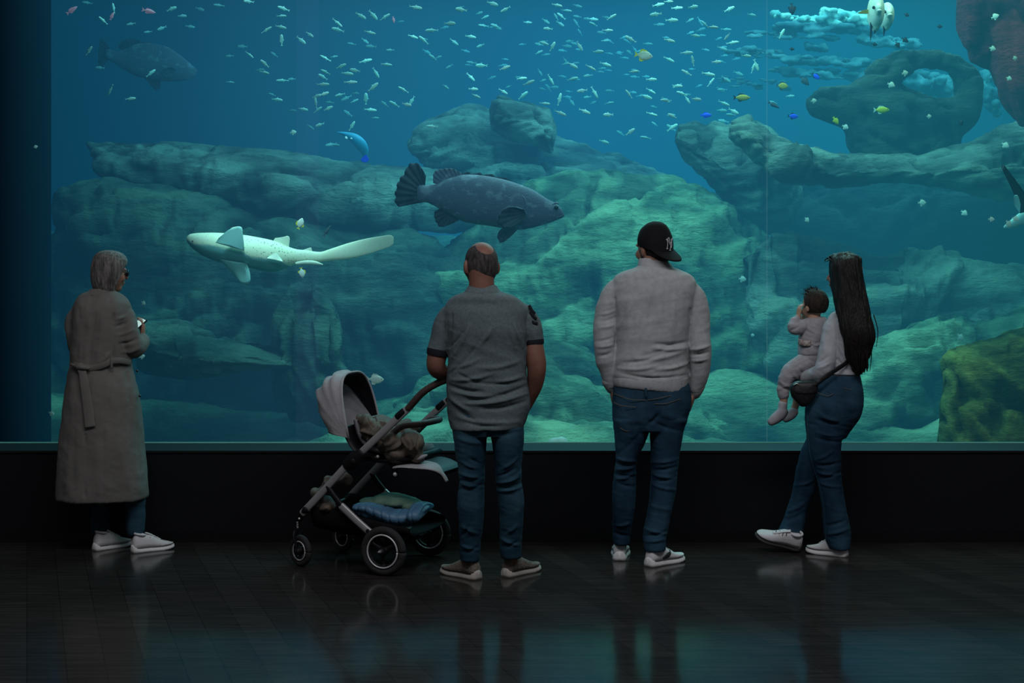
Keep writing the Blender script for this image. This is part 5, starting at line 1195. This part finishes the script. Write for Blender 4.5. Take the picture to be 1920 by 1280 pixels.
def fin(A, B, outer, Y, th=.006, lean=0, rays=10, corr=.004, ni=28, nj=10):
    """fin membrane: root edge A-B, outer edge polyline; pixel points at depth Y; lean = metres towards the viewer at the edge"""
    O = np.array(smooth_chain([(p[0], p[1], 0) for p in outer], [.01] * len(outer), 4)[0])[:, :2]; seg = np.r_[0, np.cumsum(np.hypot(*np.diff(O, axis=0).T))]; seg /= seg[-1]
    V = []
    for sd in (1, -1):
        for i in range(ni + 1):
            t = i / ni; o = np.array((np.interp(t, seg, O[:, 0]), np.interp(t, seg, O[:, 1]))); r = np.array(A) * (1 - t) + np.array(B) * t
            for j in range(nj + 1):
                q = j / nj; c = r * (1 - q) + o * q + (0, 0)
                yy = Y - lean * q + corr * math.sin(t * rays * 2 * PI) * q - sd * th / 2 * (1 - .8 * q)
                edge = 1 - .04 * q * (math.sin(t * rays * 2 * PI) > .3); c = r + (c - r) * edge
                V.append(at(c[0], c[1], yy))
    nv = (ni + 1) * (nj + 1); F_ = []
    for i in range(ni):
        for j in range(nj):
            a = i * (nj + 1) + j; b = a + nj + 1; F_ += [(a, b, b + 1, a + 1), (nv + a, nv + a + 1, nv + b + 1, nv + b)]
    for j in range(nj):
        F_ += [(j, j + 1, nv + j + 1, nv + j)]; a = ni * (nj + 1) + j; F_ += [(a + 1, a, nv + a, nv + a + 1)]
    for i in range(ni):
        a = i * (nj + 1); b = a + nj + 1; F_ += [(b, a, nv + a, nv + b), (a + nj, b + nj, nv + b + nj, nv + a + nj)]
    return V, F_

# ---- the big grouper
m_grp = pbr('grouper_skin', (.105, .115, .16, 1), .6, c2=(.20, .225, .275, 1), scale=13, stretch=(1, 1, 1.3), bump=.25, bscale=70, contrast=(.54, .66), spec=.3)
m_grpf = pbr('grouper_fin', (.010, .014, .022, 1), .6, c2=(.045, .055, .075, 1), scale=10, bump=.2, bscale=60)
GYd = 10.9
gb = mesh(lens_body([(1058, 402, 405, .8), (1052, 391, 409, 1.0), (1043, 382, 413, 1.0), (1029, 374, 418), (1001, 357, 426), (973, 345, 431), (945, 336, 428), (907, 328.5, 422), (874, 327, 417), (851, 331, 407), (832, 338, 397), (818, 345, 388), (801, 347, 380), (789, 346, 379, .8), (782, 350, 376, .5)], GYd, .52, n=40, e=2.1))
displace(gb, lambda P, N: .003 * fbm(P * 12, 3, 3))
gr_ = obj('fish', gb, m_grp, loc=at(910, 376, GYd), label='large dark blue-grey grouper swimming above the balding man', cat='fish')
obj('tail_fin', fin((797, 347), (797, 379), [(799, 330), (795, 322), (786, 308), (776, 304), (765, 309), (757, 325), (748, 336), (741, 355), (740, 368), (743, 387), (767, 384), (784, 381)], GYd, .010, 0, 11, .007, ni=60), m_grpf, gr_, label='dark fan-shaped tail fin')
obj('dorsal_fin', fin((820, 346), (872, 329), [(812, 343), (812, 327), (818, 319), (828, 316), (846, 315), (860, 321), (870, 326)], GYd, .012, 0, 9, .005, ni=40), m_grp, gr_)
obj('spiny_fin', fin((868, 332), (960, 342), [(868, 324), (880, 322), (884, 326), (900, 323), (906, 327), (922, 326), (930, 331), (950, 334), (960, 341)], GYd, .008, 0, 8, .003, ni=40, nj=4), m_grpf, gr_)
obj('anal_fin', fin((866, 408), (830, 390), [(858, 414), (844, 421), (826, 426), (818, 418), (814, 407), (815, 396), (826, 391)], GYd, .010, .01, 8, .005, ni=40), m_grpf, gr_)
obj('pectoral_fin', fin((985, 392), (986, 408), [(979, 393), (966, 389), (954, 389), (943, 394), (934, 404), (932, 416), (940, 426), (955, 427), (970, 420), (984, 410)], GYd - .155, .008, .05, 9, .005, ni=40), m_grpf, gr_, label='rounded side fin with a pale edge')
obj('fin_edge', tube([at(984, 393, GYd - .17), at(968, 388.5, GYd - .19), at(954, 388.5, GYd - .205), at(943, 393.5, GYd - .21), at(934, 404, GYd - .21), at(932, 414, GYd - .21)], [.004, .0035, .003, .003, .0025, .0015], n=6), m_grp, gr_)
obj('pelvic_fin', fin((972, 427), (945, 424), [(968, 433), (957, 444), (945, 453), (937, 455), (932, 443), (936, 433)], GYd - .06, .008, .02, 6, .004), m_grpf, gr_)
obj('gill_cover', tube([at(978, 366, GYd - .150), at(983, 372, GYd - .162), at(985, 384, GYd - .166), at(982, 392, GYd - .166), at(988, 402, GYd - .155)], [.003, .006, .007, .006, .003], n=8), m_grp, gr_)
obj('eye', ell(at(1043, 389, GYd - .060), (.016, .012, .018), 16, 10), m_frame_dark, gr_)
obj('brow', tube([at(1036, 383, GYd - .05), at(1042, 380.5, GYd - .05), at(1047, 382, GYd - .045)], [.004, .008, .004], n=8), m_grp, gr_)
obj('mouth', tube([at(1057, 404, GYd - .004), at(1050, 406, GYd - .045), at(1041, 410, GYd - .07)], .0035, n=8), m_grpf, gr_)

# ---- the pale spotted shark
def shark_material():
    m = pbr('shark_pale_spotted', (.80, .80, .66, 1), .5, spec=.3)
    N, L = m.node_tree.nodes, m.node_tree.links; b = N['Principled BSDF']
    tc = N.new('ShaderNodeTexCoord'); v = N.new('ShaderNodeTexVoronoi'); v.inputs['Scale'].default_value = 52; L.new(tc.outputs['Object'], v.inputs['Vector'])
    r = N.new('ShaderNodeValToRGB'); r.color_ramp.elements[0].position = .16; r.color_ramp.elements[0].color = (.16, .15, .09, 1); r.color_ramp.elements[1].position = .30; r.color_ramp.elements[1].color = (1, 1, 1, 1)
    L.new(v.outputs['Distance'], r.inputs[0])
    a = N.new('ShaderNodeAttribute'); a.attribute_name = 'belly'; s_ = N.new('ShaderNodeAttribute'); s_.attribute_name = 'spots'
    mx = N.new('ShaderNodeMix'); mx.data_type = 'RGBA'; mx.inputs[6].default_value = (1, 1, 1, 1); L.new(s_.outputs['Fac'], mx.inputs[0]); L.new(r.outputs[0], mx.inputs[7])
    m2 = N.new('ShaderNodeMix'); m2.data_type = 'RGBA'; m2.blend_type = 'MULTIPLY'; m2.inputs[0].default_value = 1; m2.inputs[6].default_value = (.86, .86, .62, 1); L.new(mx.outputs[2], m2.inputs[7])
    m3 = N.new('ShaderNodeMix'); m3.data_type = 'RGBA'; L.new(a.outputs['Fac'], m3.inputs[0]); L.new(m2.outputs[2], m3.inputs[6]); m3.inputs[7].default_value = (.16, .40, .38, 1)  # underside painted darker teal to stand for its shade
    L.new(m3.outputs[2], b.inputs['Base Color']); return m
m_shk = shark_material(); m_shf = pbr('shark_fin_pale', (.30, .60, .56, 1), .5, c2=(.40, .70, .62, 1), scale=4)
m_shw = pbr('shark_fin_cream', (.75, .78, .60, 1), .5)
SY = 11.0
sp_ = [(350, 446, 450, 1.3), (353, 441, 456, 1.4), (362, 437.5, 466, 1.35), (386, 436, 482, 1.25), (415, 436.5, 492, 1.2), (455, 440, 499, 1.2), (480, 444, 505, 1.15), (505, 449, 509, 1.1), (525, 455, 507, 1), (540, 462, 501, 1), (556, 467, 495, .9), (575, 469, 493, .8), (600, 472, 491, .7), (621, 466, 489, .55), (655, 455, 485, .35), (688, 447, 477, .22), (715, 442.5, 468, .16), (731, 440.5, 462, .12), (738, 444, 456, .1)]
sm_ = mesh(lens_body(sp_, SY, .85, n=44, sub=6))
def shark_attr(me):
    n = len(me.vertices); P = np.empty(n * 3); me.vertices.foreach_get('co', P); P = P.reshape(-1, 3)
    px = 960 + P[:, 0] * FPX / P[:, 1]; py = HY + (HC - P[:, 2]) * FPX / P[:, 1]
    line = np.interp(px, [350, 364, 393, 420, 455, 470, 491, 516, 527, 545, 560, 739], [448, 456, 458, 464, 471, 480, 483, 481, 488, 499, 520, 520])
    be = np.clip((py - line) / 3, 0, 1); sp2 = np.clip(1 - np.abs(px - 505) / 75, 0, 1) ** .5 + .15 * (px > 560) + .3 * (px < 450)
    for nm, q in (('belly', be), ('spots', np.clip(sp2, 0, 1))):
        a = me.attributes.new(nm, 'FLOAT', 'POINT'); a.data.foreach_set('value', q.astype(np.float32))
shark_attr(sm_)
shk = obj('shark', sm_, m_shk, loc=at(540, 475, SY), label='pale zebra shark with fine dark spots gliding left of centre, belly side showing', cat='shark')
obj('pectoral_fin', fin((404, 455), (458, 470), [(410, 446), (421, 436), (432, 428), (446, 424.5), (453, 427), (455, 436), (457, 452), (458, 468)], SY - .17, .014, .015, 1, .004, ni=36), m_shf, shk)
obj('fin_tip', fin((431, 429.5), (454, 434), [(436, 426), (446, 424), (453, 426), (455, 432)], SY - .09, .010, .0, 1, .001), m_shw, shk, label='curled white fin tip')
obj('pectoral_fin', fin((412, 486), (463, 494), [(418, 493), (437, 513), (448, 527), (457, 532), (466, 531), (470, 524), (468, 508), (464, 497)], SY - .10, .014, -.03, 1, .004, ni=36), m_shf, shk)
obj('dorsal_fin', fin((512, 452), (545, 466), [(516, 446), (529, 444), (539, 442), (543, 446), (543, 453), (541, 464)], SY, .012, 0, 1, .002), m_shw, shk)
obj('dorsal_fin', fin((566, 469), (588, 473), [(572, 467), (581, 464), (584, 465), (585, 471)], SY, .010, 0, 1, .001), m_shw, shk)
obj('pelvic_fin', fin((500, 484), (530, 490), [(505, 480), (514, 475), (519, 475), (524, 481), (529, 487)], SY - .15, .010, -.02, 1, .002), m_shw, shk)
obj('anal_fin', tube([at(556, 494, SY - .05), at(575, 492, SY - .07), at(592, 493, SY - .06), at(605, 496, SY - .05)], [(.010, .012), (.012, .016), (.011, .014), (.003, .004)], n=12, up=(0, 0, 1)), m_shw, shk)
obj('eye', ell(at(361, 452, SY - .095), (.006, .006, .006), 10, 6), m_frame_dark, shk)
spot((-1.9, 9.5, 4.4), at(530, 465, SY), 360, (.9, 1, 1), 26)  # unseen spot added to brighten the shark

# ---- dim big fish deep in the upper left
DY = 16.0
dm = obj('fish', lens_body([(370, 131, 134, .8), (362, 124, 146), (345, 109, 151), (320, 91, 153), (300, 84, 152), (275, 80, 148), (252, 83, 141), (235, 92, 132), (220, 96, 122), (205, 92, 113), (198, 92, 108, .5)], DY, .45), m_grp, loc=at(280, 118, DY), label='big dim fish half lost in the dark water at the upper left', cat='fish')
obj('tail_fin', fin((208, 94), (206, 110), [(202, 84), (194, 74), (188, 72), (186, 84), (184, 100), (184, 116), (187, 128), (194, 122)], DY, .01, 0, 8, .005), m_grpf, dm)
obj('dorsal_fin', fin((228, 94), (290, 84), [(222, 88), (228, 78), (245, 72), (262, 76), (285, 80)], DY, .01, 0, 9, .004), m_grpf, dm)
obj('pectoral_fin', fin((330, 130), (325, 142), [(322, 126), (308, 128), (302, 138), (312, 146), (324, 144)], DY - .12, .008, .04, 6, .003), m_grpf, dm)
obj('anal_fin', fin((300, 150), (270, 146), [(302, 160), (296, 170), (288, 166), (276, 152)], DY, .008, 0, 5, .003), m_grpf, dm)

# ---- creature at the right edge
RY = 11.2
rs = obj('shark', lens_body([(1882, 424, 428, .8), (1892, 415, 428), (1905, 404, 425), (1922, 392, 421), (1950, 378, 424), (1985, 372, 424), (2030, 378, 414), (2080, 386, 402), (2110, 390, 398)], RY, .7), m_shf, loc=at(1960, 400, RY), label='pale-bellied shark entering at the right edge with a long dark fin', cat='shark')
obj('pectoral_fin', fin((1912, 400), (1945, 392), [(1905, 372), (1895, 350), (1884, 328), (1876, 312), (1877, 306), (1884, 311), (1896, 326), (1910, 345), (1924, 364), (1938, 384)], RY - .05, .012, .06, 1, .003), m_frame_dark, rs, label='long dark fin')
obj('tail_fin', fin((2095, 386), (2095, 402), [(2105, 370), (2130, 350), (2124, 380), (2128, 410), (2105, 404)], RY, .01), m_shf, rs)
obj('pelvic_fin', fin((1902, 385), (1912, 400), [(1900, 376), (1902, 366), (1908, 366), (1913, 380), (1913, 392)], RY - .1, .008, .03), m_shf, rs)

# ---- small shoal fish: one mesh each
def small_fish(L=1.0, H=.26, W=.12, fork=.10):
    prof = [(.5, .01, .01), (.46, .45, .5), (.36, .8, .8), (.18, 1, 1), (0, .95, .9), (-.18, .7, .6), (-.32, .36, .3), (-.40, .22, .14), (-.42, .2, .1)]
    rings = [[(x * L, math.sin(a) * W * w / 2 * L, math.cos(a) * H * h / 2 * L) for a in np.linspace(0, 2 * PI, 13)[:-1]] for x, h, w in prof]
    b = loft(rings); t = W * .04 * L
    def pl(o): return [(p[0] * L, 0, p[1] * L) for p in o]
    def sheet(o):
        n = len(o); v = [(p[0] * L, t, p[1] * L) for p in o] + [(p[0] * L, -t, p[1] * L) for p in o]
        return v, [tuple(range(n)), tuple(range(2 * n - 1, n - 1, -1))] + [(i, n + i, n + (i + 1) % n, (i + 1) % n) for i in range(n)]
    parts = [b, sheet([(-.40, .03), (-.58, fork), (-.50, 0), (-.40, -.0)]), sheet([(-.40, 0), (-.50, 0), (-.58, -fork), (-.40, -.03)]), sheet([(.10, H * .45), (-.02, H * .45 + .08), (-.12, H * .38)]), sheet([(-.02, -H * .42), (-.12, -H * .42 - .06), (-.2, -H * .30)])]
    return join(*parts)
m_silver = pbr('small_fish_silver', (.34, .66, .62, 1), .4, c2=(.55, .85, .74, 1), scale=3, spec=.5)
sf_me = mesh(small_fish()); sf_me.name = 'shoal_fish'; sf_me.materials.append(m_silver)
SH = '466,3,8 531,16,15 528,30,0 527,51,15 500,56,-30 581,65,35 528,75,88 454,87 633,43,42 633,56,15 677,30,30 700,29,48 722,32,-30 864,18,5 844,44,5 780,14,12 468,103,40 496,119,40 496,136,15 488,131 514,102 565,76,40 610,109,25 627,106 640,124,-20 610,135,25 605,144,30 652,138,5 665,132,10 658,154,0 529,151,0 547,148 606,158,0 725,121,8 694,61,15 659,82 685,77 731,94 695,87 775,69,15 794,75,40 809,57,0 686,114,-15 705,137,60 756,168,30 739,195,30 763,196,15 695,206,5 596,206,-32 616,203,-25 594,180,-15 608,176,-20 637,178,-15 649,184 667,175 665,189 686,185,90 618,192 592,192,80 520,187,8 510,177 569,205,10 549,207 599,234,-15 582,238 660,236,-60 652,212 704,221 842,125 836,163 810,237,5 620,271 630,272 700,163,-40 852,79 721,195 772,189,-60 811,107 947,18,-30 924,7,20 1045,10,8 1027,54,6 883,69,8 1147,32,-30 1235,9,-10 1254,3,-5 1270,15,0 1229,27,-10 1260,38,0 1256,76,8 1255,112,25 1140,57,5 1182,73,30 1135,76 902,123,-3 883,145,45 900,86 1036,87,-60 1087,87,60 1020,81,20 1011,98 1122,97,0 1074,123,30 1108,127,25 1136,121,20 1189,134,-5 1222,149,3 1271,161,3 1074,148,-10 979,147,-8 992,155,-20 1102,142 1033,150,60 981,179,-40 893,180,25 888,167,0 944,172,30 1022,194,5 1049,186,-75 1091,170,-5 1115,174,60 1179,176,50 1213,182,15 1221,171,30 1248,188,5 1051,212,20 1097,209,20 1140,215,-3 1143,193 1223,214,15 1260,217,20 1182,247,-35 1133,266,15 1227,232 1210,258 947,127,-20 910,32 929,49 906,48 1063,20 1051,45 1112,36 1112,45 1024,40 1052,30 990,42 1258,239 1101,182 1300,13,-10 1368,17,-25 1410,28 1294,38 1337,51,0 1304,67,8 1288,99,0 1344,116,-5 1400,105,3 1374,80,-5 1363,69,-50 1355,91 1299,114,80 1329,139,12 1287,136,30 1269,161 1278,175,15 1289,187,60 1306,186,3 1249,188 1259,216 1358,194,25 1354,168 1333,154,-50 1362,149 1354,207 1376,209,30 1370,215 1385,138 1412,128,-70 1418,123,70 1466,63,-60 1482,180 1449,192 1356,227 1261,239,-30 1321,45 1362,55 193,38,40 322,17,-20 167,95,-50 283,137,-40 207,169,-60 245,185,-8 213,15,80 277,60 245,45 357,50 303,53 432,154 430,105 163,5 410,10 375,17 342,30 187,127'
rnd = random.Random(21); lst = []
for q in SH.split():
    t = [float(v) for v in q.split(',')]
    if len(t) == 3: lst.append((t[0], t[1], rnd.uniform(18, 24), t[2], rnd.uniform(10.6, 12.9)))
    else: lst.append((t[0], t[1], rnd.uniform(14, 20), rnd.choice((0, 5, 10, -10, 20, -25, 35)), rnd.uniform(13.5, 15.5)))
nb = len(lst)
far_me = sf_me.copy(); far_me.name = 'shoal_fish_far'; far_me.materials.clear(); far_me.materials.append(pbr('small_fish_far_faded', (.22, .42, .42, 1), .5))  # duller copy, the haze over distant fish put into the colour
while len(lst) < 292:
    x, y = rnd.triangular(600, 1460, 1120), rnd.triangular(-4, 262, 90)
    if abs(x - 1230) > 260 and y > 200 and rnd.random() < .7: continue
    if y > 170 and (780 < x < 1050 or x > 1330): continue
    lst.append((x, y, rnd.uniform(12, 18), rnd.choice((0, 5, 8, -8, 15, -20, 30, 55)), rnd.uniform(15.5, 18.5)))
SG = 'shoal of small silver fish below the water surface'
for k, (px, py, ln, ang, Yf) in enumerate(lst):
    o = bpy.data.objects.new('shoal_fish', sf_me if Yf < 13 else far_me); COL.objects.link(o)
    o.location = at(px, py, Yf); sc_ = ln * Yf / FPX / 1.02; o.scale = (sc_ * rnd.uniform(.95, 1.1), sc_, sc_ * rnd.uniform(.85, 1.25))
    fl = PI if rnd.random() < .35 else 0
    o.rotation_euler = (rnd.uniform(-.3, .3), math.radians(ang) * (1 if fl == 0 else -1), fl + rnd.uniform(-.45, .45))
    tag(o, 'small silver fish of the loose shoal swimming high above the rocks', 'fish', SG)

# ---- deeper-bodied fish with fins of their own
def reef_fish(name, label, px, py, ln, Y, ang, body, finm, H=.5, flip=False, yaw=0, group=None, tailm=None, eye=True, W=.16):
    L = ln * Y / FPX; c = at(px, py, Y)
    e = empty(name, c, label, 'fish', group); e.rotation_euler = (0, math.radians(ang) * (-1 if flip else 1), (PI if flip else 0) + math.radians(yaw)); e.scale = (L, L, L)
    prof = [(.5, .02, .02), (.46, .22, .3), (.38, .5, .6), (.25, .82, .9), (.08, 1, 1), (-.1, .92, .8), (-.22, .6, .5), (-.30, .28, .25), (-.36, .2, .12)]
    key = name + body.name + finm.name + str(H)
    if key not in reef_cache:
        rings = [[(x, math.sin(a) * W * w / 2, math.cos(a) * H * h / 2 * .8) for a in np.linspace(0, 2 * PI, 21)[:-1]] for x, h, w in prof]
        mb = mesh(loft(rings)); mb.materials.append(body)
        def F2(o):
            n = len(o); v = [(p[0], .006, p[1]) for p in o] + [(p[0], -.006, p[1]) for p in o]
            m_ = mesh((v, [tuple(range(n)), tuple(range(2 * n - 1, n - 1, -1))] + [(i, n + i, n + (i + 1) % n, (i + 1) % n) for i in range(n)]), False); m_.materials.append(finm); return m_
        reef_cache[key] = (mb, F2([(-.33, .04), (-.52, .17), (-.47, .02), (-.47, -.02), (-.52, -.17), (-.33, -.04)]),
            F2([(.22, H * .34), (.08, H * .50), (-.14, H * .54), (-.24, H * .36), (-.24, H * .18), (.0, H * .36)]), F2([(.08, -H * .36), (-.06, -H * .52), (-.20, -H * .50), (-.25, -H * .18), (-.05, -H * .34)]))
    for nm, mm in zip(('body', 'tail_fin', 'dorsal_fin', 'anal_fin'), reef_cache[key]):
        o = bpy.data.objects.new(nm, mm); COL.objects.link(o); o.parent = e
    if eye:
        if 'eye' not in reef_cache:
            m_ = mesh(ell((.36, -.055, .04), (.022, .02, .022), 10, 6)); m_.materials.append(m_frame_dark); reef_cache['eye'] = m_
        o = bpy.data.objects.new('eye', reef_cache['eye']); COL.objects.link(o); o.parent = e
    return e
reef_cache = {}
m_wht = pbr('fish_white', (.75, .85, .72, 1), .4); m_yel = pbr('fish_yellow', (.75, .70, .04, 1), .45); m_yel2 = pbr('fish_yellow_dull', (.62, .42, .05, 1), .5); m_blu = pbr('fish_royal_blue', (.02, .10, .95, 1), .4, emit=((.01, .1, 1, 1), .06))  # royal blue carries a small added glow
m_blkf = pbr('fish_black', (.02, .025, .035, 1), .5); m_gry = pbr('fish_dark_grey', (.06, .075, .085, 1), .5); m_silv = pbr('fish_silver_yellow', (.55, .6, .35, 1), .4, c2=(.8, .85, .7, 1), scale=3); m_pink = pbr('fish_pink_painted_glow', (.9, .4, .5, 1), .4, emit=((1, .25, .35, 1), .10))  # pink light on the fish is put into colour and emission
reef_fish('reef_fish', 'silvery yellow-backed deep-bodied fish alone in the middle of the shoal', 1207, 104, 34, 10.6, 8, m_silv, m_yel, H=.66)
reef_fish('reef_fish', 'pale turquoise fish right of the pushchair hood', 704, 711, 32, 10.0, 2, m_wht, m_wht, H=.62)
reef_fish('reef_fish', 'small yellow-edged pale fish above the zebra shark tail', 563, 419, 22, 10.6, -68, m_wht, m_yel, H=.7)
reef_fish('reef_fish', 'small pale fish just below the zebra shark tail root', 566, 511, 20, 10.6, 80, m_wht, m_yel, H=.7)
reef_fish('reef_fish', 'slim translucent grey fish above the zebra shark tail', 613, 433, 26, 11.4, -55, m_gry, m_gry, H=.28)
reef_fish('reef_fish', 'bright yellow fish in front of the arch rock', 1653, 206, 30, 12.4, 0, m_yel, m_wht, H=.5)
reef_fish('reef_fish', 'yellow-green fish below the left tip of the arch rock', 1567, 226, 17, 12.2, 55, m_yel, m_yel, H=.6)
reef_fish('reef_fish', 'dull yellow fish with a dark tail right of the shoal', 1391, 183, 32, 12.6, 0, m_yel2, m_blkf, H=.46)
reef_fish('reef_fish', 'dull yellow round fish left of the arch rock', 1467, 161, 22, 13.0, 5, m_yel2, m_gry, H=.7)
reef_fish('reef_fish', 'royal blue fish above the rock buttress', 1324, 216, 22, 12.6, 0, m_blu, m_blu, H=.48)
reef_fish('reef_fish', 'royal blue fish left of the arch rock', 1487, 218, 20, 12.4, 5, m_blu, m_blkf, H=.6)
reef_fish('reef_fish', 'dark royal blue fish before the pale foam over the arch rock', 1530, 143, 18, 12.8, 40, m_blu, m_blkf, H=.6)
reef_fish('reef_fish', 'dark grey fish under the long foam bank', 1509, 152, 22, 13.4, 45, m_gry, m_gry, H=.6)
reef_fish('reef_fish', 'slender dark fish between the dull yellow fish and the log rock', 1451, 197, 24, 12.8, 28, m_gry, m_gry, H=.34)
for (px, py, ln, an, lab) in ((1697, 75, 15, 30, 'small black fish highest of three over the arch rock top'), (1683, 84, 14, 60, 'small black fish middle of three over the arch rock top'), (1640, 83, 11, 10, 'small black fish left of three over the arch rock top'),
    (1762, 50, 11, 0, 'small black fish left of the red-brown pillar'), (1700, 28, 11, 20, 'small black fish right of the two tall-bodied fish'), (1802, 231, 14, -60, 'small dark fish in the gap below the arch rock'),
    (1485, 17, 22, 85, 'dark upright fish left of the foam bank'), (1485, 92, 10, 0, 'tiny dark fish below the foam bank')):
    reef_fish('damselfish', lab, px, py, ln, 12.6, an, m_blkf, m_blkf, H=.66, eye=False)
W8 = [(1866, 31, 15, 'against the top of the red-brown pillar'), (1861, 91, 13, 'in the middle of the red-brown pillar'), (1903, 109, 11, 'at the right rim of the red-brown pillar'), (1892, 147, 11, 'low on the red-brown pillar'),
    (1697, 137, 14, 'left above the arch rock hole'), (1671, 159, 15, 'left below the arch rock hole'), (1526, 189, 12, 'on the left tip of the arch rock'), (1585, 238, 13, 'under the overhang of the arch rock'), (1742, 218, 10, 'on the dark right side of the arch rock'),
    (1885, 272, 15, 'on the rock below the red-brown pillar'), (1729, 380, 16, 'in the middle of the dark hollow'), (1808, 399, 14, 'at the right of the dark hollow'), (1859, 411, 12, 'beside the shark at the right edge'), (1801, 632, 17, 'above the yellow-green boulder'),
    (1392, 523, 15, 'high right of the man in the cap'), (1513, 412, 12, 'left in the dark hollow'), (1411, 628, 8, 'right of the man in the cap at elbow height'), (1891, 419, 15, 'under the chin of the shark at the right edge'), (1904, 410, 13, 'nearest the shark at the right edge'), (266, 668, 12, 'by the right elbow of the grey-haired person'),
    (97, 775, 12, 'low at far left beside the coat'), (67, 275, 8, 'far left in the dark water above the mound'), (12, 490, 9, 'at the far left edge in dark water'), (550, 248, 12, 'below the left end of the shoal'), (269, 568, 10, 'right of the grey bob')]
for k, (px, py, ln, wh) in enumerate(W8):
    reef_fish('reef_fish', 'tiny white fish ' + wh, px, py, ln, 10.6 if px > 1840 and py > 380 or px < 300 else 12.0, (k * 37) % 70 - 20, m_wht, m_wht, H=.8, eye=False, yaw=(k * 23) % 50 - 25)
for (px, py, ln, an, lab) in ((135, 19, 24, -35, 'fish with a painted pink glow at the top left corner'), (210, 30, 16, -65, 'small bright fish with a painted pink glow second from the left at the top'), (279, 21, 26, 14, 'long fish with a painted pink glow third from the left at the top'), (738, 37, 13, 80, 'tiny fish with a painted pink glow among the shoal')):
    reef_fish('pink_glow_fish', lab, px, py, ln, 11.6, an, m_pink, m_pink, H=.38, eye=False)
# two tall-bodied fish seen head-on
for (px, py, hw_, hh, Yf, lab, tl) in ((1642, 22, 14, 34, 11.8, 'tall silver fish seen head-on at the top with long dark belly fins', [(1634, 48, 1632, 76), (1641, 50, 1640, 64)]), (1662, 30, 12, 25, 12.2, 'second tall silver fish head-on, right behind the first at the top', [(1658, 54, 1657, 68)])):
    k = Yf / FPX; c = at(px, py, Yf)
    me = union([ell(c, (hw_ * k, .16, hh * k), 24, 16), ell(at(px, py + hh * .5, Yf), (hw_ * .6 * k, .10, hh * .62 * k), 20, 12), ell(at(px + 4, py - 4, Yf - .12), (hw_ * .45 * k, .08, hh * .35 * k), 16, 10)], .006, 4)
    hf = obj('fish', me, m_silv, loc=c, label=lab, cat='fish')
    obj('snout', ell(at(px + 7, py - 2, Yf - .19), (.020, .02, .012), 12, 8), m_wht, hf)
    for sg in (-1, 1): obj('eye', ell(at(px + sg * hw_ * .5 + 3, py - 8, Yf - .13), (.012, .012, .014), 12, 8), m_frame_dark, hf)
    for (a, b, c_, d) in tl: obj('belly_fin', tube([at(a, b - 6, Yf - .02), at((a + c_) / 2, (b + d) / 2, Yf - .02), at(c_, d, Yf - .02)], [(.012, .006), (.008, .004), (.002, .002)], n=8), m_grpf, hf)
    if hw_ == 14: obj('side_fin', fin((px - 12, py - 4), (px - 12, py + 3), [(px - 20, py - 4), (px - 34, py + 2), (px - 30, py + 4), (px - 16, py + 4)], Yf, .006), m_yel2, hf, label='yellow side fin')
# curved blue fish, its glow and reflected glints put in as emission
BYf = 13.2
bf = obj('fish', tube([at(633, 248, BYf), at(648, 252, BYf - .03), at(664, 259, BYf - .05), at(676, 270, BYf - .04), at(683, 283, BYf), at(684, 296, BYf + .03)], [(.004, .01), (.022, .03), (.042, .04), (.050, .04), (.038, .03), (.008, .01)], n=18), pbr('fish_blue_added_glow', (.03, .30, .50, 1), .4, emit=((.0, .35, .6, 1), .10)), loc=at(664, 262, BYf), label='curved blue fish with painted white glints above the long ledge', cat='fish')
obj('tail_fin', fin((683, 290), (687, 290), [(676, 300), (680, 304), (688, 304), (692, 298)], BYf, .006), m_blu, bf)
m_glint = pbr('fish_painted_glint', (.8, .95, .95, 1), .3, emit=((.5, 1, .95, 1), .5))
obj('painted_glint', ell(at(650, 257.5, BYf - .06), (.014, .008, .013), 12, 8), m_glint, bf); obj('painted_glint', ell(at(661, 259, BYf - .08), (.020, .008, .010), 12, 8), m_glint, bf)
# pale dome at the foot of the glass
obj('brain_coral', displace(mesh(ell(at(1047, 836, 9.9), (.075, .06, .062), 40, 24)), lambda P, N: .004 * np.sin(60 * (P[:, 0] + .02 * fbm(P * 20, 2, 1))) ), pbr('coral_pale', (.45, .6, .5, 1), .7, bump=.2), loc=at(1047, 840, 9.9), label='pale rounded coral head peeping over the sill between the two men', cat='coral')
